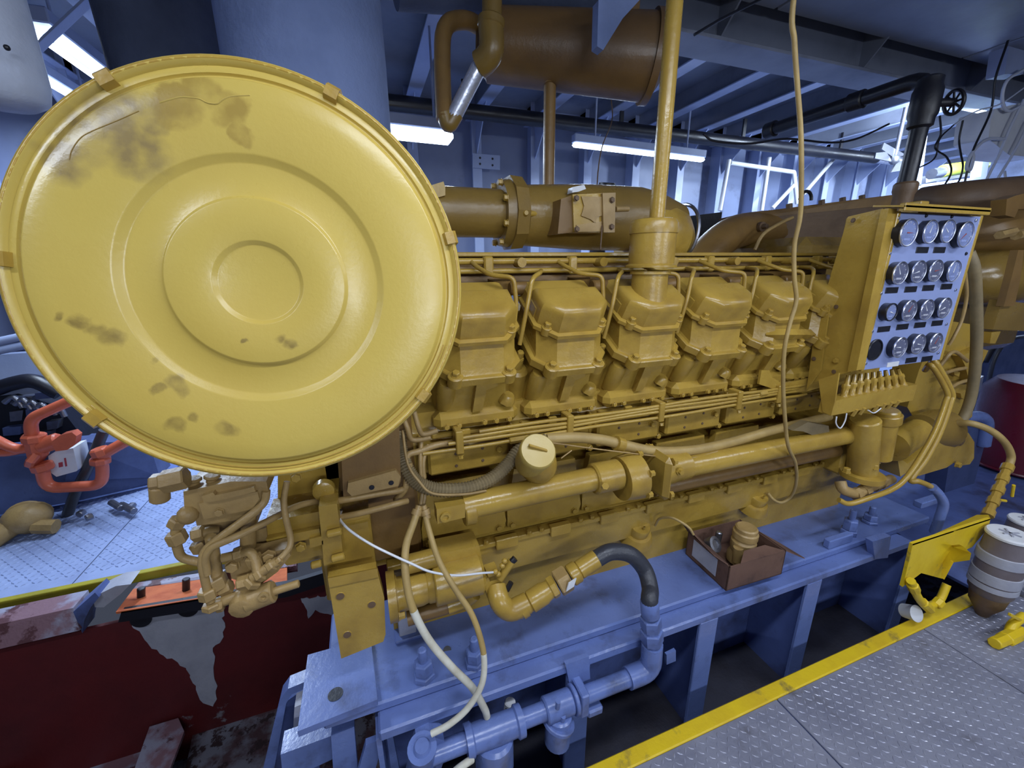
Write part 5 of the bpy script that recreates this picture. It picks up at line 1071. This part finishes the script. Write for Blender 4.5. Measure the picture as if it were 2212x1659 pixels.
cabs = [([(2212, 150), (2175, 175), (2165, 215), (2178, 240), (2212, 225)], .010, 'wire', 'thick pale loop of cable at the right edge'),
        ([(2170, 300), (2130, 302), (2100, 330), (2088, 360), (2095, 368), (2102, 345), (2100, 330)], .011, 'wire', 'pale cable coil hanging above the lime green cylinder'),
        ([(2060, 270), (2110, 240), (2160, 225), (2212, 190)], .005, 'wire', 'thin pale cable slanting up to the right edge'),
        ([(2205, 0), (2180, 80), (2150, 170), (2140, 240), (2100, 330), (2080, 410), (2060, 470)], .007, 'black', 'black cable running down past the cable coil'),
        ([(2030, 250), (2032, 290), (2020, 320), (2045, 340), (2055, 370), (2040, 400), (2015, 430)], .006, 'black', 'black cable dangling in front of the steel frame'),
        ([(2080, 260), (2072, 300), (2075, 330), (2080, 360), (2072, 390), (2060, 400)], .006, 'black', 'second black cable dangling in front of the shelf'),
        ([(2212, 215), (2180, 280), (2160, 330), (2135, 380), (2112, 430)], .009, 'wire', 'pale cable bundle falling behind the gauge panel hood'),
        ([(2225, 260), (2195, 320), (2165, 370), (2140, 410), (2120, 442)], .009, 'wire', 'second pale cable falling beside the cable bundle'),
        ([(2170, 370), (2175, 395), (2195, 412), (2220, 412)], .008, 'wire', 'pale cable hooking to the right above the turbo pipes'),
        ([(1950, 370), (1990, 360), (2020, 340), (2030, 300), (2060, 270)], .005, 'black', 'thin black wire arcing behind the black riser'),
        ([(1520, 290), (1545, 305), (1620, 310), (1700, 300), (1790, 308), (1850, 300), (1920, 268)], .006, 'black', 'slack black wire strung under the deck beams'),
        ([(1500, 75), (1560, 40), (1640, 0), (1680, -20)], .007, 'black', 'black cable crossing the deckhead beside the vent pipe')]
for pts, r, m_, lbl in cabs: tubeobj('cable', PT(pts, 2.0), r, m_, None, k=6, label=lbl, cat='cable')
mc = thing('junction_cabinet', 'pale junction cabinet with cables at the right edge', 'cabinet', A(2180, 320, 2.3))
pp(MB(), [(2150, 235), (2240, 215), (2240, 340), (2180, 335), (2135, 300), (2140, 260)], 2.04, .2).build('cabinet_body', 'white', mc)
pp(MB(), [(2195, 0), (2212, -30), (2260, -30), (2210, 160), (2170, 160)], 2.04, .1).build('cable_tray', 'frame', mc)
# propeller-like fan on the far bulkhead side
fn = thing('ventilation_fan', 'grey three bladed fan hanging in front of the bright hull side', 'fan', A(1920, 345, 3.2))
pf = A(1932, 345, 3.2)
MB().sphere(pf, .05, 12).build('fan_hub', 'steel', fn)
MB().cyl(pf, (pf.x, pf.y, ZC), .02, n=10).build('fan_stem', 'steel', fn)
for poly in ([(1930, 340), (1905, 322), (1910, 308), (1958, 335)], [(1928, 350), (1890, 342), (1893, 330), (1915, 328)], [(1938, 350), (1925, 372), (1950, 368), (1955, 350)]): pp(MB(), poly, 3.2, .015).build('fan_blade', 'steel', fn)
# white scaffold pipes in the bright zone
for i, (pts, lbl) in enumerate((([(1555, 455), (1575, 345)], 'upright pale pipe at the left of the bright hull side'), ([(1645, 455), (1662, 340)], 'second upright pale pipe on the bright hull side'), ([(1578, 352), (1715, 372)], 'pale handrail pipe joining the uprights'), ([(1715, 372), (1722, 440)], 'pale dropper pipe at the end of the handrail'), ([(1668, 450), (1715, 400)], 'slanted pale pipe below the handrail'), ([(1735, 420), (1800, 345)], 'slanted pale brace right of the handrail'))):
    tubeobj('pale_pipe', PT(pts, 4.2), .025, 'white', None, sm=False, label=lbl, cat='pipe')
pp(MB(), [(1478, 468), (1560, 458), (1555, 500), (1548, 520), (1600, 1030), (1478, 1050)], 2.6, .2).build('machinery_cover', 'black', None, label='black machinery cover behind the breather cylinder', cat='cover')
MB().lathe(A(1312, 395, 2.6), (0, -.2, 1), [(-2.2, .055), (0, .055), (.002, .048), (-.08, .046)], 22).build('open_pipe', 'black', None, label='black open ended pipe standing behind the intake cover', cat='pipe')
tubeobj('thin_wire', PT([(1320, 210, 2.2), (1322, 260, 2.2), (1300, 320, 2.0), (1290, 400, 1.7), (1300, 470, 1.45), (1297, 540, 1.4)]), .003, 'darkbrown', None, label='thin wire hanging from the tank past the torn gasket cover', cat='wire')

# ================================================================== FAR LEFT MACHINERY
sb = thing('far_engine_sump', 'dark blue machinery base on the far walkway under the air cleaner', 'machine base', A(150, 1110, 3.5))
MB().prism([A(-300, 1005, 3.4), A(190, 955, 3.4), A(300, 970, 3.6), A(345, 1040, 3.6), A(180, 1080, 3.4), A(-300, 1165, 3.4)], (0, .15, 0)).build('sump_body', 'navy', sb)
MB().prism([A(-300, 1168, 3.38), A(180, 1082, 3.38), A(350, 1044, 3.58), A(352, 1062, 3.58), A(182, 1100, 3.38), A(-300, 1188, 3.38)], (0, .5, 0)).build('sump_foot', 'bed', sb)
MB().prism([A(140, 1040, 3.38), A(160, 960, 3.38), A(320, 950, 3.6), A(345, 1030, 3.6)], (0, .2, 0)).build('sump_panel', 'navy', sb)
eng2 = thing('far_engine', 'black engine top with pipes half hidden at the left edge', 'engine', A(60, 960, 3.9))
MB().prism([A(-200, 880, 3.8), A(40, 850, 3.8), A(130, 880, 3.8), A(190, 960, 3.8), A(-200, 1010, 3.8)], (0, .6, 0)).build('engine_body', 'black', eng2)
for i, (x, y, w, h) in enumerate(((20, 890, 30, 18), (55, 885, 25, 20), (20, 860, 50, 10), (75, 850, 40, 10), (100, 912, 26, 14), (5, 925, 40, 14), (70, 935, 40, 12))): pp(MB(), [(x, y), (x+w, y-4), (x+w-3, y+h), (x+2, y+h+3)], 3.74, .08).build('casting_block', 'navy' if i % 2 else 'steel', eng2)
tubeobj('top_hose', PT([(-20, 845), (30, 828), (75, 824), (130, 850)], 3.74), .05, 'black', eng2)
for i in range(6): tubeobj('engine_pipe', PT([(10+i*22, 870+i*4), (30+i*20, 858+i*5), (50+i*18, 880+i*4)], 3.72), .018, 'steel', eng2)
MB().prism(PT([(-200, 780), (90, 760), (140, 850), (-200, 860)], 4.4), (0, .1, 0)).build('pale_casing', 'frame', None, label='pale machine casing behind the black engine at left', cat='casing')
for i, y in enumerate((732, 752)): tubeobj('handrail', PT([(-60, y+18), (60, y-8)], 4.0), .03, 'frame', None, sm=False, label=('upper' if not i else 'lower')+' pale blue rail at the left edge beside the air cleaner', cat='rail')
tubeobj('black_lever', PT([(225, 930, 3.3), (190, 1010, 3.3), (165, 1060, 3.3), (140, 1128, 3.3)]), .03, 'rubber', None, label='dark hose slanting down behind the orange pipe loop', cat='hose')
oy = 3.2
op = thing('orange_pipe_group', 'bright orange pipe loop with unions and a cross valve at left', 'pipe', A(150, 1060, oy))
MB().tube(bend(PT([(215, 838), (75, 900), (66, 915), (70, 945)], oy), .06), .032, 14).build('upper_pipe', 'orange', op, 60)
MB().tube(bend(PT([(90, 1010), (100, 1055), (220, 1048), (222, 1010), (216, 985), (300, 938)], oy), .10), .034, 14).build('u_pipe', 'orange', op, 60)
MB().tube(smooth(PT([(-20, 945), (20, 965), (45, 970), (75, 965)], oy), 6), .03, 12).build('left_pipe', 'orange', op, 60)
MB().tube(smooth(PT([(-20, 975), (10, 978), (45, 972), (75, 962)], oy), 6), .024, 12).build('left_pipe', 'orange', op, 60)
for x, y, x2, y2, r in ((72, 938, 76, 955, .058), (76, 950, 84, 985, .05), (70, 985, 90, 992, .07), (88, 1000, 96, 1016, .055), (216, 988, 218, 1002, .055), (212, 968, 222, 985, .05)): MB().cyl(A(x, y, oy), A(x2, y2, oy), r, n=8, ch=.01).build('union', 'orange', op, 30)
MB().cyl(A(85, 965, oy), A(130, 950, oy), .05, n=10, ch=.01).build('cross_valve', 'orange', op)
pp(MB(), [(110, 955), (130, 940), (155, 934), (165, 942), (162, 960), (145, 972), (120, 975)], oy-.06, .06).build('valve_bonnet', 'orange', op)
wc = thing('white_can', 'white plastic can with red marks hanging behind the orange valve', 'can', A(130, 1030, oy+.1))
pp(MB(), [(104, 985), (120, 975), (158, 968), (168, 1012), (165, 1018), (122, 1030), (108, 1020)], oy+.03, .14).build('can_body', 'white', wc)
pp(MB(), [(126, 1000), (135, 998), (136, 1008), (127, 1010)], oy+.028, .004).build('red_mark', 'ink', wc); pp(MB(), [(138, 990), (142, 989), (145, 1007), (141, 1008)], oy+.028, .004).build('red_mark', 'ink', wc)
yv = thing('deck_valve', 'weathered yellow valve lying on the far walkway at left', 'valve', AZ(70, 1150, 0))
yq = AZ(72, 1150, 0)+V((0, 0, .11))
MB().sphere(yq, .115, 20, sq=.8).build('valve_body', 'tan', yv, 60)
MB().ring(yq, (.3, -.9, .2), .085, .02, 24, 8).build('valve_flange', 'tan', yv)
MB().cyl(yq+V((-.05, -.05, -.02)), A(-40, 1180, yq.y-.15), .06, n=12).build('valve_neck', 'tan', yv)
MB().cyl(yq+V((.06, -.06, -.04)), yq+V((.16, -.07, -.06)), .045, n=8).build('valve_stub', 'tan', yv)
for i, (x, y, x2, y2) in enumerate(((240, 1085, 262, 1098), (262, 1090, 290, 1104), (280, 1098, 288, 1090), (170, 1112, 180, 1105), (185, 1120, 200, 1114))):
    MB().cyl(AZ(x, y, .05), AZ(x2, y2, .05), .022, n=8, ch=.004).build('loose_bolt', 'steel', None, label=['left dark bolt of the crossed pair on the far walkway', 'longest dark bolt lying on the far walkway below the orange pipe', 'short dark stud lying across the longest bolt', 'small dark nut on the walkway near the yellow valve', 'small dark nut nearest the walkway edge by the yellow valve'][i], cat='bolt', group='loose bolts on the far walkway')

# ================================================================== RIGHT FOREGROUND: FUEL FILTERS ON A YELLOW BRACKET
RY = .80
yb = thing('filter_bracket', 'bright yellow angled bracket carrying the twin fuel filters', 'bracket', A(1970, 1265, RY))
MB().prism([A(1972, 1175, RY), A(2140, 1120, RY), A(2135, 1140, RY), A(2100, 1182, RY), A(2046, 1205, RY), A(2035, 1250, RY), A(1990, 1238, RY), A(1950, 1268, RY)], (0, .012, 0)).build('bracket_plate', 'edge', yb)
MB().prism([A(1972, 1175, RY), A(2140, 1120, RY), A(2135, 1112, RY+.05), A(2110, 1112, RY+.06)], (0, 0, -.008)).build('bracket_top', 'edge', yb)
MB().prism([A(2046, 1205, RY-.002), A(2060, 1182, RY-.002), A(2080, 1180, RY-.06), A(2098, 1195, RY-.06), A(2095, 1210, RY-.06), A(2060, 1215, RY-.03), A(2040, 1252, RY-.03)], (0, .012, 0)).build('bracket_ear', 'edge', yb)
MB().tube(bend(PT([(1968, 1255, RY-.02), (1982, 1290, RY-.02), (2000, 1312, RY-.02), (2030, 1300, RY-.01), (2045, 1262, RY)]), .05), .016, 12).build('drain_pipe', 'edge', yb, 60)
for x, y, x2, y2 in ((1970, 1262, 1976, 1276), (1992, 1300, 2008, 1316), (2020, 1308, 2032, 1296)): MB().cyl(A(x, y, RY-.02), A(x2, y2, RY-.02), .021, n=8, ch=.004).build('drain_union', 'edge', yb)
q = A(1978, 1325, RY-.01)
MB().lathe(q, (-.1, -.85, .5), [(-.05, .03), (0, .034), (.004, .036), (.006, .03), (.006, 0)], 24).build('plastic_cup', 'white', None, label='round white plastic cup below the yellow drain pipe at the deck edge', cat='cup')
def fuel_filter(top, s, label):
    t = thing('fuel_filter', label, 'fuel filter', top-V((0, 0, .42*s)))
    dn = V((.02, -.01, -1)).normalized()
    MB().lathe(top, dn, [(0, 0), (0, .062*s), (.006*s, .066*s), (.014*s, .066*s), (.018*s, .060*s)], 32).build('lid', 'white', t, 30)
    for k in range(3):
        an = math.radians(40+60*k); d = V((math.cos(an), math.sin(an), 0))*.03*s
        MB().obox(top-d-V((0, 0, .001)), d*2, V((-d.y, d.x, 0)).normalized()*.006*s, (0, 0, .006)).build('lid_rib', 'patch', t)
    MB().lathe(top, dn, [(.018*s, .062*s), (.10*s, .067*s), (.2*s, .069*s), (.27*s, .066*s), (.285*s, .058*s)], 32).build('filter_body', 'filter', t, 30)
    for a0, bh_ in ((.085, .042), (.17, .045), (.222, .022)): MB().lathe(top, dn, [(a0*s, .066*s), (a0*s+.002, .072*s), ((a0+bh_)*s, .073*s), ((a0+bh_+.002)*s, .068*s)], 32).build('clamp_band', 'patch', t, 30)
    MB().lathe(top, dn, [(.285*s, .058*s), (.33*s, .052*s), (.37*s, .03*s), (.40*s, .018*s), (.42*s, 0)], 24).build('filter_bowl', 'darkbrown', t, 40)
    MB().span(top+V((.03, -.085*s, -.25*s)), top+V((.06, -.06*s, -.22*s)), .004).build('clamp_lug', 'steel', t)
    return t
ft = A(2182, 1152, .72)
fuel_filter(ft, 1.12, 'grey fuel filter with white lid nearest the yellow bracket')
fuel_filter(A(2205, 1128, .82)+V((.06, 0, 0)), 1.0, 'grey fuel filter with white lid half cut by the right edge')
vv = thing('filter_valve', 'yellow shut-off valve at the foot of the fuel filters', 'valve', A(2170, 1400, .6))
MB().tube(bend(PT([(2212, 1330, .62), (2185, 1350, .62), (2175, 1390, .6)]), .03), .018, 12).build('valve_pipe', 'edge', vv, 60)
MB().cyl(A(2148, 1390, .6), A(2172, 1380, .6), .024, n=8, ch=.004).build('valve_end', 'edge', vv)
MB().cyl(A(2170, 1382, .6), A(2205, 1365, .6), .03, n=8, ch=.004).build('valve_body', 'edge', vv)
MB().obox(A(2178, 1322, .62), A(2212, 1340, .62)-A(2178, 1322, .62), (0, -.012, 0), (0, 0, -.015), .002).build('valve_lever', 'edge', vv)
# yellow fuel hose arching right to the bracket
fh = thing('fuel_hose', 'yellow fuel hose with ribbed fittings arching down to the filter bracket', 'hose', A(2130, 1110, .95))
MB().tube(smooth(PT([(2070, 915, 1.1), (2100, 915, 1.05), (2140, 930, 1.0), (2170, 955, .96), (2184, 985, .94), (2178, 1010, .93)]), 8), .016, 12).build('hose_run', 'tanhose', fh, 60)
h0, h1 = A(2178, 1005, .93), A(2132, 1115, .86); dh = h1-h0; LL = dh.length
pr = []
for i in range(9):
    a_ = LL*i/9; pr += [(a_, .018 if i % 2 else .024), (a_+LL/9*.95, .018 if i % 2 else .024)]
MB().lathe(h0, dh, [(0, 0)]+pr+[(LL, 0)], 10).build('ribbed_fitting', 'yellow', fh, 30)
MB().cyl(A(2145, 1078, .88), A(2172, 1082, .88), .007, n=8).build('vent_cock', 'edge', fh)
MB().cyl(A(2186, 1072, .9), A(2190, 1048, .9), .007, n=8).build('cock_handle', 'edge', fh)
# background on the right: maroon tank, blue pump and black hose mass
mtk = thing('maroon_tank', 'tall maroon tank at the right edge behind the fuel hose', 'tank', (4.2, 1.6, 0))
tq = A(2205, 1010, 1.35)
MB().lathe((tq.x+.3, 1.45, 0), (0, 0, 1), [(0, 0), (0, .30), (.03, .33), (.62, .33), (.70, .27), (.74, 0)], 36).build('tank_shell', 'maroon', mtk)
MB().ring((tq.x+.3, 1.45, .02), (0, 0, 1), .335, .012, 36, 6).build('tank_skirt', 'maroon', mtk)
bm_ = thing('blue_pump', 'blue pump casing behind the front mounting arm', 'pump', A(2090, 1060, 1.5))
pp(MB(), [(2075, 900), (2110, 890), (2135, 905), (2130, 950), (2100, 1060), (2040, 1065), (2050, 1000), (2080, 960)], 1.42, .12).build('casing', 'navy', bm_)
tubeobj('casing_pipe', PT([(2080, 902), (2115, 900), (2130, 915), (2124, 960)], 1.40), .04, 'bed', bm_)
bh = thing('far_machinery', 'dark machinery with black hoses behind the breather hose at right', 'machinery', A(2170, 900, 2.2))
pp(MB(), [(2110, 760), (2160, 720), (2240, 710), (2260, 900), (2140, 910), (2110, 880)], 2.2, .4).build('machine_body', 'navy', bh)
tubeobj('black_hose', PT([(2130, 900), (2135, 830), (2150, 770), (2180, 735), (2230, 725)], 2.1), .02, 'rubber', bh)
tubeobj('black_hose', PT([(2120, 780), (2140, 745), (2165, 718), (2200, 700)], 2.1), .05, 'black', bh)
pp(MB(), [(2105, 825), (2125, 812), (2118, 850), (2100, 890)], 2.0, .03).build('white_plate', 'white', bh)
pp(MB(), [(2180, 812), (2215, 820), (2215, 826), (2182, 818)], 2.1, .02).build('bright_edge', 'white', bh)
# perforated strainer tube by the bed edge
ps = thing('perforated_tube', 'white perforated tube end poking up beside the blue pipe', 'strainer', A(1098, 1560, .98))
pq0, pq1 = A(1096, 1570, .97), A(1102, 1515, .97)
MB().cyl(pq0, pq1, .019, n=20, ch=.003).build('tube_shell', 'white', ps)
dd = (pq1-pq0); dn_ = dd.normalized()
for i in range(6):
    for j in range(5):
        an = math.radians(-75+37*j+(18 if i % 2 else 0)); o_ = V((math.sin(an), -math.cos(an), 0))
        c_ = pq0+dd*(.12+.15*i)+o_*.0187
        MB().lathe(c_, o_, [(0, 0), (0, .0042), (.0012, .0042), (.0012, 0)], 8).build('hole', 'black', ps, 0)
